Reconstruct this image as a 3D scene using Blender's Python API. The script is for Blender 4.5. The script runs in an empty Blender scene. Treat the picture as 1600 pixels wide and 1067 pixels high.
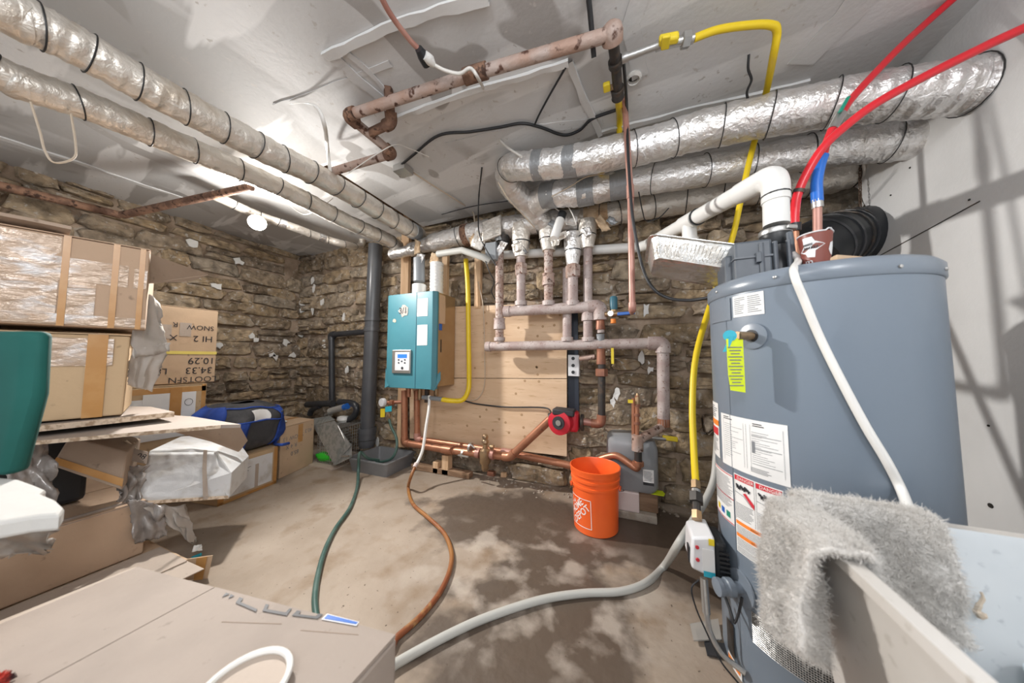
import bpy, bmesh, math, random
from mathutils import Vector, Matrix, noise
random.seed(11)
SC = bpy.context.scene
COL = SC.collection
# ------------------------------------------------------------------ camera
F, YAW, PITCH = 450.0, math.radians(22), math.radians(3.43)
EYE = Vector((0, 0, 1.03))
cam = bpy.data.cameras.new('camera'); cam.sensor_width = 36; cam.lens = F/1600*36; cam.clip_start = .01
camo = bpy.data.objects.new('camera', cam); COL.objects.link(camo)
camo.location = EYE; camo.rotation_euler = (math.pi/2+PITCH, 0, YAW); SC.camera = camo
cam.dof.use_dof = True; cam.dof.focus_distance = 1.7; cam.dof.aperture_fstop = 2.0
# ------------------------------------------------------------------ world, room lamp and added fill, exposure
w = bpy.data.worlds.new('world'); SC.world = w; w.use_nodes = True
w.node_tree.nodes['Background'].inputs[0].default_value = (.93, .96, 1, 1)
w.node_tree.nodes['Background'].inputs[1].default_value = 0.65
SC.view_settings.view_transform = 'Standard'; SC.view_settings.look = 'None'
SC.view_settings.gamma = 1; SC.view_settings.use_curve_mapping = False
SC.view_settings.exposure = 0.68
def lamp(name, kind, loc, power, col=(1, 1, 1), size=.06, aim=None, angle=150):
    l = bpy.data.lights.new(name, kind); l.energy = power; l.color = col
    if kind == 'SPOT':
        l.shadow_soft_size = size; l.spot_size = math.radians(angle); l.spot_blend = 1
    elif kind == 'AREA':
        l.shape = 'DISK'; l.size = size
    else: l.shadow_soft_size = size
    o = bpy.data.objects.new(name, l); COL.objects.link(o); o.location = loc
    if aim is not None: o.rotation_euler = (Vector(aim)-Vector(loc)).to_track_quat('-Z', 'Y').to_euler()
    return o
lamp('unseen_lamp', 'POINT', (.75, -.55, 2.1), 24, (.97, .98, 1), .07)
lamp('unseen_lamp', 'POINT', (-.25, -.75, 1.95), 20, (.97, .98, 1), .12)  # added fill lamp behind the camera, evens out the room light

# ------------------------------------------------------------------ pixel rays -> real positions
F3 = Vector((-math.sin(YAW)*math.cos(PITCH), math.cos(YAW)*math.cos(PITCH), math.sin(PITCH)))
R3 = Vector((math.cos(YAW), math.sin(YAW), 0)); U3 = R3.cross(F3)
def ray(px, py): return F3 + R3*((px-800)/F) + U3*((533.5-py)/F)
def P(px, py, v=None, u=None, z=None, d=None):
    r = ray(px, py)
    if v is not None: t = v/r.y
    elif u is not None: t = u/r.x
    elif z is not None: t = (z-EYE.z)/r.z
    else: t = d
    return EYE + r*t
def S(p): return (p-EYE).dot(F3)/F          # metres per pixel at a point
def PV(l, v): return [P(a, b, v=v) for a, b in l]
def PZ(l, z): return [P(a, b, z=z) for a, b in l]

# ------------------------------------------------------------------ materials
M = {}
def mat(name, c, r=.6, m=0., c2=None, s=6, lo=.45, hi=.6, c3=None, s3=25, lo3=.6, hi3=.68, bump=0., bs=30, rnd=0., emit=0, dist=0., trans=0., alpha=1., sheen=0., aniso=None, spec=.5, det=5):
    ma = bpy.data.materials.new(name); ma.use_nodes = True; nt = ma.node_tree; N = nt.nodes; L = nt.links
    b = N['Principled BSDF']; b.inputs['Roughness'].default_value = r; b.inputs['Metallic'].default_value = m
    b.inputs['Base Color'].default_value = (*c, 1); b.inputs['Specular IOR Level'].default_value = spec
    if sheen: b.inputs['Sheen Weight'].default_value = sheen
    if trans: b.inputs['Transmission Weight'].default_value = trans
    if alpha < 1: b.inputs['Alpha'].default_value = alpha
    if emit:
        b.inputs['Emission Color'].default_value = (*c, 1); b.inputs['Emission Strength'].default_value = emit
    tc = N.new('ShaderNodeTexCoord')
    vec = tc.outputs['Object']
    if aniso:
        mp = N.new('ShaderNodeMapping'); mp.inputs['Scale'].default_value = aniso; L.new(vec, mp.inputs[0]); vec = mp.outputs[0]
    last = None
    def nz(sc, d=det, di=dist):
        n = N.new('ShaderNodeTexNoise'); n.inputs['Scale'].default_value = sc; n.inputs['Detail'].default_value = d
        n.inputs['Distortion'].default_value = di; L.new(vec, n.inputs[0]); return n.outputs['Fac']
    def layer(prev, col, fac, a, bb):
        mr = N.new('ShaderNodeMapRange'); mr.inputs[1].default_value = a; mr.inputs[2].default_value = bb; L.new(fac, mr.inputs[0])
        mx = N.new('ShaderNodeMix'); mx.data_type = 'RGBA'; L.new(mr.outputs[0], mx.inputs[0])
        if prev is None: mx.inputs[6].default_value = (*c, 1)
        else: L.new(prev, mx.inputs[6])
        mx.inputs[7].default_value = (*col, 1); return mx.outputs[2]
    if c2: last = layer(last, c2, nz(s), lo, hi)
    if c3: last = layer(last, c3, nz(s3), lo3, hi3)
    if rnd:
        oi = N.new('ShaderNodeObjectInfo'); mr = N.new('ShaderNodeMapRange'); mr.inputs[3].default_value = 1-rnd; mr.inputs[4].default_value = 1+rnd
        L.new(oi.outputs['Random'], mr.inputs[0]); mx = N.new('ShaderNodeMix'); mx.data_type = 'RGBA'; mx.blend_type = 'MULTIPLY'; mx.inputs[0].default_value = 1
        if last is None: mx.inputs[6].default_value = (*c, 1)
        else: L.new(last, mx.inputs[6])
        cr = N.new('ShaderNodeCombineColor')
        for k in range(3): L.new(mr.outputs[0], cr.inputs[k])
        L.new(cr.outputs[0], mx.inputs[7]); last = mx.outputs[2]
    if last is not None: L.new(last, b.inputs['Base Color'])
    if bump:
        bp = N.new('ShaderNodeBump'); bp.inputs['Strength'].default_value = bump; bp.inputs['Distance'].default_value = .02
        L.new(nz(bs, 6, .3), bp.inputs['Height']); L.new(bp.outputs[0], b.inputs['Normal'])
    M[name] = ma; return ma

mat('foil', (.86, .85, .84), .34, .75, (.70, .65, .59), 5, .5, .8, bump=.55, bs=34, dist=1.5)
mat('foil_dull', (.78, .74, .68), .40, .62, (.55, .45, .34), 6, .5, .8, bump=.5, bs=30, dist=1.2)
mat('foil_bright', (.85, .85, .85), .22, .9, bump=.5, bs=26, dist=1.5)
mat('duct_tape', (.30, .31, .32), .38, .35, bump=.3, bs=50, aniso=(1, 1, .2))
mat('black_wire', (.015, .015, .016), .5)
mat('cable_black', (.02, .021, .024), .45)
mat('cable_white', (.72, .70, .66), .5)
mat('cable_beige', (.55, .46, .36), .6)
mat('plaster_white', (.80, .80, .78), .8, bump=.4, bs=30)
mat('mortar', (.44, .34, .255), .95, 0, (.16, .115, .075), 5, .4, .65, (.46, .40, .33), 16, .58, .68, bump=.9, bs=22)
mat('shade_black', (.02, .017, .014), .95, bump=.4, bs=20)  # near-black that paints the shade inside holes, gaps and recesses
mat('drywall', (.70, .70, .695), .75, 0, (.58, .58, .575), 1.6, .45, .7, bump=.06, bs=60)
mat('drywall_edge', (.62, .60, .56), .9, bump=.5, bs=25)
mat('tape_paper', (.70, .69, .66), .85, 0, (.5, .48, .45), 9, .5, .7, bump=.5, bs=30)
mat('teal_paint', (.055, .205, .255), .38, 0, (.065, .235, .285), 4, .4, .7, bump=.03, bs=80)
mat('teal_dark', (.035, .135, .19), .45)
mat('bronze_panel', (.46, .31, .16), .28, .6, (.55, .40, .24), 3, .4, .7)
mat('scar', (.46, .42, .38), .7, 0, (.22, .17, .15), 60, .55, .65); mat('print_dark', (.07, .07, .075), .6)
mat('steel', (.55, .55, .54), .35, .9, bump=.1, bs=40)
mat('galvanized', (.50, .53, .53), .42, .65, (.36, .40, .40), 28, .45, .6, bump=.15, bs=60, det=2)
mat('plywood', (.64, .45, .29), .7, 0, (.73, .54, .37), 2.2, .4, .65, (.50, .32, .18), 9, .58, .75, aniso=(1, 1, 6), bump=.06, bs=30)
mat('wood_edge', (.42, .27, .15), .8)
mat('stud_wood', (.74, .52, .33), .7, 0, (.62, .40, .23), 5, .4, .65, aniso=(5, 5, .6))
mat('old_wood', (.33, .21, .13), .85, 0, (.20, .12, .07), 6, .4, .65, aniso=(.8, 5, 5), bump=.3)
mat('abs_black', (.035, .037, .042), .28, 0, (.05, .052, .058), 5)
mat('abs_grey', (.08, .085, .095), .3, 0, (.11, .115, .125), 3, .4, .7)
mat('iron_dark', (.06, .055, .052), .5, .5, (.11, .08, .06), 25, .5, .65)
mat('rust_pipe', (.42, .28, .22), .62, .15, (.47, .38, .34), 7, .4, .6, (.10, .045, .03), 26, .56, .64, bump=.25, bs=50)
mat('rust_dark', (.17, .095, .065), .75, .1, (.30, .17, .11), 14, .45, .6, (.06, .03, .02), 30, .55, .65, bump=.35, bs=50)
mat('painted_pipe', (.40, .31, .29), .55, .05, (.52, .45, .43), 11, .4, .6, (.22, .12, .09), 75, .60, .70, bump=.1, bs=60)
mat('painted_rusty', (.38, .26, .21), .6, .05, (.50, .42, .38), 14, .4, .6, (.17, .08, .06), 60, .52, .64, bump=.15, bs=60)
mat('copper', (.48, .22, .13), .38, .55, (.38, .17, .10), 9, .4, .65, (.20, .10, .07), 20, .62, .72)
mat('copper_pink', (.50, .27, .22), .42, .3, (.42, .2, .16), 9)
mat('brass', (.38, .26, .15), .4, .7, (.22, .15, .1), 20, .5, .65)
mat('bronze_red', (.36, .16, .10), .45, .4, (.27, .12, .08), 14, .45, .6)
mat('pvc_white', (.83, .83, .81), .32, 0, (.76, .75, .72), 3, .5, .75)
mat('pvc_grey', (.27, .29, .31), .4)
mat('gas_yellow', (.80, .58, .015), .36)
mat('handle_yellow', (.80, .62, .03), .45)
mat('bucket_orange', (.90, .125, .022), .33, 0, (.93, .15, .03), 3)
mat('white_print', (.85, .80, .76), .6)
mat('plastic_grey', (.185, .19, .20), .45, 0, (.23, .235, .245), 3, .4, .7)
mat('jug_grey', (.25, .26, .275), .35, 0, (.31, .32, .33), 3)
mat('tank_grey', (.175, .215, .265), .34, 0, (.195, .235, .285), 1.5, .4, .7)
mat('tank_rim', (.19, .225, .27), .30)
mat('blower_grey', (.085, .10, .12), .42, 0, (.12, .135, .155), 6)
mat('rubber_black', (.018, .02, .023), .42)
mat('paper_white', (.82, .82, .81), .6, 0, (.74, .74, .73), 9, .5, .7)
mat('paper_dirty', (.74, .75, .76), .65, 0, (.58, .56, .53), 12, .5, .68, bump=.25, bs=14)
mat('print_black', (.03, .03, .035), .6)
mat('print_grey', (.20, .21, .225), .6)
mat('print_red', (.62, .03, .05), .5)
mat('print_orange', (.90, .25, .03), .5)
mat('tag_lime', (.68, .80, .02), .5)
mat('tag_teal', (.03, .42, .55), .45)
mat('pex_red', (.66, .018, .03), .28)
mat('pex_blue', (.02, .16, .62), .3)
mat('handle_green', (.01, .25, .17), .4)
mat('handle_blue', (.02, .13, .50), .4)
mat('pump_red', (.52, .018, .035), .4)
for nm, c in (('kraft', (.50, .35, .24)), ('kraft_light', (.60, .43, .285)), ('kraft_tan', (.56, .40, .24)), ('kraft_dull', (.40, .30, .225)), ('kraft_pale', (.48, .40, .335)), ('kraft_grey', (.35, .292, .25))):
    mat(nm, c, .8, 0, tuple(x*.84 for x in c), 5, .45, .75, tuple(x*.6 for x in c), 30, .66, .75, bump=.08, bs=40)
mat('card_edge', (.68, .55, .42), .9, 0, (.38, .27, .18), 60, .45, .6)
mat('tape_brown', (.50, .25, .075), .3, 0, (.58, .33, .13), 6)
mat('tape_clear', (.50, .37, .27), .12, .1, (.66, .63, .62), 16, .48, .62, (.42, .28, .18), 24, .56, .66, bump=.8, bs=24, dist=.6, aniso=(1, .35, 1))
mat('plastic_film', (.30, .27, .25), .15, .1, (.50, .48, .46), 9, .5, .65, bump=.5, bs=10, dist=1.)
mat('film_pale', (.44, .40, .36), .30, 0, (.54, .51, .48), 4, bump=.25, bs=8)
mat('strap_yellow', (.80, .66, .16), .45)
mat('towel', (.60, .575, .54), .95, 0, (.68, .66, .63), 14, .4, .65, sheen=.3)
mat('tub_plastic', (.55, .52, .48), .42, 0, (.63, .61, .585), 3, .4, .7, (.47, .44, .40), 40, .62, .7)
mat('tub_inner', (.55, .585, .61), .4, 0, (.62, .65, .67), 6, .4, .65, (.48, .51, .54), 50, .6, .7)
mat('box_blue_white', (.62, .70, .74), .35)
mat('hose_green', (.045, .10, .085), .42, 0, (.08, .14, .12), 12)
mat('hose_rust', (.33, .15, .045), .4, 0, (.24, .075, .03), 3, .4, .6, (.42, .25, .10), 14, .55, .65)
mat('hose_grey', (.50, .50, .47), .45)
mat('tube_white', (.80, .79, .76), .35)
mat('cloth_blue', (.015, .055, .30), .75, 0, (.03, .09, .42), 9, bump=.3, bs=20)
mat('cloth_dark', (.055, .055, .06), .85, 0, (.09, .09, .095), 7, bump=.4, bs=20)
mat('teal_cloth', (.004, .085, .072), .8, 0, (.006, .105, .09), 3)
mat('foam_white', (.52, .51, .485), .8, bump=.3, bs=12)
mat('red_fuzz', (.62, .06, .04), .95, 0, (.05, .02, .02), 30, bump=.9, bs=60)
mat('glove_green', (.03, .55, .03), .5, bump=.5, bs=15)
mat('cup_brown', (.21, .055, .04), .4)
mat('alu', (.80, .80, .78), .24, .85, (.70, .66, .60), 14, bump=.25, bs=40)
mat('chain_rust', (.13, .085, .06), .6, .5)
mat('lcd_blue', (.03, .15, .75), .3, emit=.5)
mat('panel_white', (.72, .73, .75), .4)
mat('bulb_glow', (1, .98, .94), .2, emit=14)
mat('bulb_silver', (.85, .85, .85), .15, .6)
mat('clear_plastic', (.72, .70, .66), .15, 0, trans=.55)
mat('tile_pink', (.66, .55, .52), .5)
mat('navy_board', (.02, .028, .045), .5)
mat('crumb', (.42, .30, .17), .9)
mat('rubble', (.30, .25, .20), .95, 0, (.42, .37, .31), 12, bump=.5)
mat('insul', (.60, .45, .30), .9, 0, (.40, .26, .15), 12, bump=.4)

def stone_material():
    ma = bpy.data.materials.new('stone'); ma.use_nodes = True; nt = ma.node_tree; N = nt.nodes; L = nt.links; b = N['Principled BSDF']
    b.inputs['Roughness'].default_value = .9
    oi = N.new('ShaderNodeObjectInfo'); rp = N.new('ShaderNodeValToRGB'); cr = rp.color_ramp
    cols = [(0, (.15, .112, .075)), (.2, (.29, .215, .13)), (.4, (.37, .275, .17)), (.6, (.22, .175, .13)), (.8, (.43, .33, .215)), (1, (.30, .25, .19))]
    cr.elements[0].position, cr.elements[0].color = 0, (*cols[0][1], 1); cr.elements[1].position, cr.elements[1].color = 1, (*cols[-1][1], 1)
    for p, c in cols[1:-1]: e = cr.elements.new(p); e.color = (*c, 1)
    L.new(oi.outputs['Random'], rp.inputs[0])
    tc = N.new('ShaderNodeTexCoord'); geo = N.new('ShaderNodeNewGeometry')
    def nz(s, d=6, src=geo.outputs['Position']):
        n = N.new('ShaderNodeTexNoise'); n.inputs['Scale'].default_value = s; n.inputs['Detail'].default_value = d; L.new(src, n.inputs[0]); return n.outputs['Fac']
    mr = N.new('ShaderNodeMapRange'); mr.inputs[1].default_value = .3; mr.inputs[2].default_value = .7; mr.inputs[3].default_value = .45; mr.inputs[4].default_value = 1.5; L.new(nz(14), mr.inputs[0])
    mx = N.new('ShaderNodeMix'); mx.data_type = 'RGBA'; mx.blend_type = 'MULTIPLY'; mx.inputs[0].default_value = 1
    cc = N.new('ShaderNodeCombineColor')
    for k in range(3): L.new(mr.outputs[0], cc.inputs[k])
    L.new(rp.outputs[0], mx.inputs[6]); L.new(cc.outputs[0], mx.inputs[7])
    m2 = N.new('ShaderNodeMapRange'); m2.inputs[1].default_value = .53; m2.inputs[2].default_value = .68; L.new(nz(9), m2.inputs[0])
    mx2 = N.new('ShaderNodeMix'); mx2.data_type = 'RGBA'; L.new(m2.outputs[0], mx2.inputs[0]); L.new(mx.outputs[2], mx2.inputs[6]); mx2.inputs[7].default_value = (.40, .33, .25, 1)
    m3 = N.new('ShaderNodeMapRange'); m3.inputs[1].default_value = .60; m3.inputs[2].default_value = .69; L.new(nz(30), m3.inputs[0])
    mx3 = N.new('ShaderNodeMix'); mx3.data_type = 'RGBA'; L.new(m3.outputs[0], mx3.inputs[0]); L.new(mx2.outputs[2], mx3.inputs[6]); mx3.inputs[7].default_value = (.52, .48, .43, 1)
    L.new(mx3.outputs[2], b.inputs['Base Color'])
    bp = N.new('ShaderNodeBump'); bp.inputs['Strength'].default_value = .9; bp.inputs['Distance'].default_value = .025; L.new(nz(26, 8), bp.inputs['Height']); L.new(bp.outputs[0], b.inputs['Normal'])
    M['stone'] = ma
stone_material()

def floor_material():
    ma = bpy.data.materials.new('concrete'); ma.use_nodes = True; nt = ma.node_tree; N = nt.nodes; L = nt.links; b = N['Principled BSDF']
    geo = N.new('ShaderNodeNewGeometry'); pos = geo.outputs['Position']
    def nz(s, d=6, di=0):
        n = N.new('ShaderNodeTexNoise'); n.inputs['Scale'].default_value = s; n.inputs['Detail'].default_value = d; n.inputs['Distortion'].default_value = di; L.new(pos, n.inputs[0]); return n.outputs['Fac']
    def rng(x, a, bb, c=0, d=1):
        m = N.new('ShaderNodeMapRange'); m.inputs[1].default_value = a; m.inputs[2].default_value = bb; m.inputs[3].default_value = c; m.inputs[4].default_value = d; L.new(x, m.inputs[0]); return m.outputs[0]
    def mth(op, a, bb):
        m = N.new('ShaderNodeMath'); m.operation = op
        for k, x in enumerate((a, bb)):
            if isinstance(x, (int, float)): m.inputs[k].default_value = x
            else: L.new(x, m.inputs[k])
        return m.outputs[0]
    def mix(f, a, bb):
        m = N.new('ShaderNodeMix'); m.data_type = 'RGBA'; L.new(f, m.inputs[0])
        for k, x in ((6, a), (7, bb)):
            if isinstance(x, tuple): m.inputs[k].default_value = (*x, 1)
            else: L.new(x, m.inputs[k])
        return m.outputs[2]
    base = mix(rng(nz(2.2), .35, .65), (.29, .23, .175), (.40, .33, .265))
    base = mix(rng(nz(6, 9), .52, .72), base, (.25, .18, .12))
    # damp blotches in the middle of the room, a stain with its own outline
    sep = N.new('ShaderNodeSeparateXYZ'); L.new(pos, sep.inputs[0])
    def blob(cx, cy, rx, ry):
        ax = mth('DIVIDE', mth('SUBTRACT', sep.outputs[0], cx), rx); ay = mth('DIVIDE', mth('SUBTRACT', sep.outputs[1], cy), ry)
        return mth('SQRT', mth('ADD', mth('MULTIPLY', ax, ax), mth('MULTIPLY', ay, ay)), 0)
    d = mth('MINIMUM', blob(-.35, 1.15, .42, .55), mth('MINIMUM', blob(-.55, 1.75, .75, .42), blob(.35, 1.9, .95, .42)))
    d = mth('MINIMUM', d, blob(-.08, .75, .30, .35))
    damp = mth('ADD', d, mth('MULTIPLY', mth('SUBTRACT', nz(2.4, 10, .1), .5), 2.2))
    base = mix(rng(damp, 1.0, .80), base, (.105, .078, .058))
    chalk = mth('MULTIPLY', rng(nz(5.5, 9, .15), .50, .64), rng(blob(-.45, 1.35, .70, .5), 1.1, .7))
    base = mix(mth('MULTIPLY', chalk, .7), base, (.47, .41, .35))
    rust = mth('MULTIPLY', rng(nz(5), .5, .62), rng(blob(-.32, .72, .22, .14), 1.2, .5))
    base = mix(rust, base, (.36, .18, .08))
    base = mix(rng(nz(60, 3), .68, .74), base, (.10, .07, .05))
    L.new(base, b.inputs['Base Color'])
    L.new(rng(damp, .9, .6, .8, .5), b.inputs['Roughness'])
    bp = N.new('ShaderNodeBump'); bp.inputs['Strength'].default_value = .35; bp.inputs['Distance'].default_value = .015; L.new(nz(18, 8), bp.inputs['Height']); L.new(bp.outputs[0], b.inputs['Normal'])
    M['concrete'] = ma
floor_material()

def ceiling_material():
    ma = bpy.data.materials.new('ceiling_board'); ma.use_nodes = True; nt = ma.node_tree; N = nt.nodes; L = nt.links; b = N['Principled BSDF']; b.inputs['Roughness'].default_value = .75
    geo = N.new('ShaderNodeNewGeometry')
    mp = N.new('ShaderNodeMapping'); mp.inputs['Rotation'].default_value = (0, 0, .12); L.new(geo.outputs['Position'], mp.inputs[0])
    def nz(s, sc=(1, 1, 1), di=0, d=4):
        m2 = N.new('ShaderNodeMapping'); m2.inputs['Scale'].default_value = sc; L.new(mp.outputs[0], m2.inputs[0])
        n = N.new('ShaderNodeTexNoise'); n.inputs['Scale'].default_value = s; n.inputs['Detail'].default_value = d; n.inputs['Distortion'].default_value = di; L.new(m2.outputs[0], n.inputs[0]); return n.outputs['Fac']
    def rng(x, a, bb):
        m = N.new('ShaderNodeMapRange'); m.inputs[1].default_value = a; m.inputs[2].default_value = bb; L.new(x, m.inputs[0]); return m.outputs[0]
    def mix(f, a, bb):
        m = N.new('ShaderNodeMix'); m.data_type = 'RGBA'; L.new(f, m.inputs[0])
        for k, x in ((6, a), (7, bb)):
            if isinstance(x, tuple): m.inputs[k].default_value = (*x, 1)
            else: L.new(x, m.inputs[k])
        return m.outputs[2]
    c = mix(rng(nz(1.1, (1.6, .5, 1), .3), .50, .54), (.60, .60, .60), (.46, .455, .45))
    c = mix(rng(nz(1.7, (.35, 2.4, 1), .2), .54, .57), c, (.72, .72, .72))
    c = mix(rng(nz(2.1, (1.2, .9, 1), .9, 2), .62, .64), c, (.40, .385, .375))
    c = mix(rng(nz(30, (1, 1, 1), 0), .66, .72), c, (.50, .48, .46))
    L.new(c, b.inputs['Base Color'])
    bp = N.new('ShaderNodeBump'); bp.inputs['Strength'].default_value = .12; bp.inputs['Distance'].default_value = .01; L.new(nz(40), bp.inputs['Height']); L.new(bp.outputs[0], b.inputs['Normal'])
    M['ceiling_board'] = ma
ceiling_material()

# ------------------------------------------------------------------ mesh helpers
ORG = {}
def catmull(pts, n=8):
    pts = [Vector(p) for p in pts]
    if len(pts) < 3: return pts
    out = []
    q = [pts[0]*2-pts[1]] + pts + [pts[-1]*2-pts[-2]]
    for i in range(1, len(q)-2):
        a, b, c, d = q[i-1:i+3]
        for k in range(n):
            t = k/n
            out.append(.5*((2*b)+(c-a)*t+(2*a-5*b+4*c-d)*t*t+(3*b-a-3*c+d)*t**3))
    out.append(pts[-1]); return out
def fillet(pts, rad, n=6):
    pts = [Vector(p) for p in pts]; out = [pts[0]]
    for i in range(1, len(pts)-1):
        a, b, c = pts[i-1:i+2]; d1 = a-b; d2 = c-b
        k = min(rad, d1.length*.48, d2.length*.48)
        p, q = b+d1.normalized()*k, b+d2.normalized()*k
        for j in range(n+1):
            t = j/n; out.append(p*(1-t)**2+b*2*t*(1-t)+q*t*t)
    out.append(pts[-1]); return out
class MB:
    def __init__(s): s.v = []; s.f = []
    def add(s, vs, fs):
        o = len(s.v); s.v += [Vector(x) for x in vs]; s.f += [tuple(i+o for i in f) for f in fs]; return s
    def hexa(s, a, b):           # two matching rings of points
        n = len(a)
        return s.add(list(a)+list(b), [tuple(range(n))[::-1], tuple(range(n, 2*n))]+[(i, (i+1) % n, n+(i+1) % n, n+i) for i in range(n)])
    def box(s, c, sz, ax=None, ay=None, az=None):
        c = Vector(c); X, Y, Z = (Vector(ax or (1, 0, 0)).normalized()*sz[0]/2, Vector(ay or (0, 1, 0)).normalized()*sz[1]/2, Vector(az or (0, 0, 1)).normalized()*sz[2]/2)
        q = [c+X*i+Y*j-Z for i, j in ((-1, -1), (1, -1), (1, 1), (-1, 1))]
        return s.hexa(q, [p+Z*2 for p in q])
    def span(s, a, b):
        a, b = Vector(a), Vector(b); return s.box((a+b)/2, [abs(x) for x in (b-a)])
    def slab(s, pts, off):       # polygon extruded by a vector
        off = Vector(off); return s.hexa([Vector(p) for p in pts], [Vector(p)+off for p in pts])
    def tube(s, pts, r, seg=10, cap=True, wob=0):
        pts = [Vector(p) for p in pts]
        q = [pts[0]]
        for p in pts[1:]:
            if (p-q[-1]).length > 1e-5: q.append(p)
        pts = q; n = len(pts); o = len(s.v)
        rs = r if isinstance(r, (list, tuple)) else [r]*n
        if len(rs) != n: rs = [rs[int(i*(len(rs)-1)/max(1, n-1))] for i in range(n)]
        t = [(pts[min(i+1, n-1)]-pts[max(i-1, 0)]).normalized() for i in range(n)]
        up = Vector((0, 0, 1)) if abs(t[0].z) < .9 else Vector((1, 0, 0))
        nrm = (up-t[0]*up.dot(t[0])).normalized()
        for i in range(n):
            nrm = nrm-t[i]*nrm.dot(t[i]); nrm.normalize(); bn = t[i].cross(nrm)
            for k in range(seg):
                a = 2*math.pi*k/seg; rr = rs[i]
                if wob: rr *= 1+wob*noise.noise(Vector((i*.37, math.cos(a)*1.3, math.sin(a)*1.3+rs[i]*99)))
                s.v.append(pts[i]+(nrm*math.cos(a)+bn*math.sin(a))*rr)
        for i in range(n-1):
            for k in range(seg):
                k2 = (k+1) % seg; s.f.append((o+i*seg+k, o+i*seg+k2, o+(i+1)*seg+k2, o+(i+1)*seg+k))
        if cap:
            s.f.append(tuple(o+k for k in range(seg))[::-1]); s.f.append(tuple(o+(n-1)*seg+k for k in range(seg)))
        return s
    def lathe(s, prof, c, ax=(0, 0, 1), seg=24, cap=True):
        ax = Vector(ax).normalized(); c = Vector(c)
        up = Vector((1, 0, 0)) if abs(ax.x) < .9 else Vector((0, 1, 0))
        X = (up-ax*up.dot(ax)).normalized(); Y = ax.cross(X); o = len(s.v); n = len(prof)
        for r, h in prof:
            for k in range(seg):
                a = 2*math.pi*k/seg; s.v.append(c+ax*h+(X*math.cos(a)+Y*math.sin(a))*max(r, 1e-4))
        for i in range(n-1):
            for k in range(seg):
                k2 = (k+1) % seg; s.f.append((o+i*seg+k, o+i*seg+k2, o+(i+1)*seg+k2, o+(i+1)*seg+k))
        if cap:
            s.f.append(tuple(o+k for k in range(seg))[::-1]); s.f.append(tuple(o+(n-1)*seg+k for k in range(seg)))
        return s
    def grid(s, fn, nu, nv):
        o = len(s.v)
        for j in range(nv+1):
            for i in range(nu+1): s.v.append(Vector(fn(i/nu, j/nv)))
        for j in range(nv):
            for i in range(nu):
                a = o+j*(nu+1)+i; s.f.append((a, a+1, a+nu+2, a+nu+1))
        return s
    def build(s, name, m, parent=None, smooth=40, bevel=0, thick=0, loc=None):
        lo = Vector((min(p.x for p in s.v), min(p.y for p in s.v), min(p.z for p in s.v))); hi = Vector((max(p.x for p in s.v), max(p.y for p in s.v), max(p.z for p in s.v)))
        org = Vector(loc) if loc is not None else Vector(((lo.x+hi.x)/2, (lo.y+hi.y)/2, lo.z))
        me = bpy.data.meshes.new(name); me.from_pydata([p-org for p in s.v], [], s.f); me.update()
        bm = bmesh.new(); bm.from_mesh(me); bmesh.ops.recalc_face_normals(bm, faces=bm.faces); bm.to_mesh(me); bm.free()
        if smooth:
            me.polygons.foreach_set('use_smooth', [True]*len(me.polygons)); me.set_sharp_from_angle(angle=math.radians(smooth))
        me.materials.append(M[m])
        o = bpy.data.objects.new(name, me); COL.objects.link(o); ORG[o] = org
        if parent is not None: o.parent = parent; o.location = org-ORG[parent]
        else: o.location = org
        if thick:
            md = o.modifiers.new('solid', 'SOLIDIFY'); md.thickness = thick; md.offset = 0
        if bevel:
            md = o.modifiers.new('bevel', 'BEVEL'); md.width = bevel; md.segments = 2; md.limit_method = 'ANGLE'; md.angle_limit = math.radians(40)
        return o
def thing(name, label, cat, loc, group=None):
    o = bpy.data.objects.new(name, None); o.empty_display_size = .05; COL.objects.link(o); o.location = loc; ORG[o] = Vector(loc)
    return tag(o, label, cat, group)
def tag(o, label, cat, group=None):
    o['label'] = label; o['category'] = cat
    if group: o['group'] = group
    return o
def struct(o, label=None):
    o['kind'] = 'structure'
    if label: o['label'] = label
    return o
def ring(p, axis, r, h, seg=14):
    a = Vector(axis).normalized(); return MB().tube([Vector(p)-a*h/2, Vector(p)+a*h/2], r, seg)
def wire(name, label, pts, r, m, cat='cable', n=8, group=None, parent=None, seg=7):
    o = MB().tube(catmull(pts, n), r, seg).build(name, m, parent, 60)
    return tag(o, label, cat, group) if parent is None else o
def pipe(name, label, cat, pts, r, m, bend=None, fit=None, fm=None, group=None, seg=14, ends=False, caplen=1.6):
    """rigid pipe: straight runs, with an elbow fitting at each corner"""
    pts = [Vector(p) for p in pts]; lo = min(pts, key=lambda p: p.z)
    t = thing(name, label, cat, lo, group); bend = bend or r*2.2; fm = fm or m
    run = MB().tube(fillet(pts, bend), r, seg).build('pipe_run', m, t, 50)
    for i in range(1, len(pts)-1):
        a, b, c = pts[i-1:i+2]
        k1 = min(bend*1.15, (a-b).length*.5); k2 = min(bend*1.15, (c-b).length*.5)
        MB().tube(fillet([b+(a-b).normalized()*k1, b, b+(c-b).normalized()*k2], bend), r*(fit or 1.22), seg).build('elbow', fm, t, 50)
    if ends:
        for e, nb in ((pts[0], pts[1]), (pts[-1], pts[-2])):
            ax = (nb-e).normalized(); ring(e+ax*r*.8, ax, r*1.25, r*caplen, seg).build('coupling', fm, t, 50)
    return t
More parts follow.
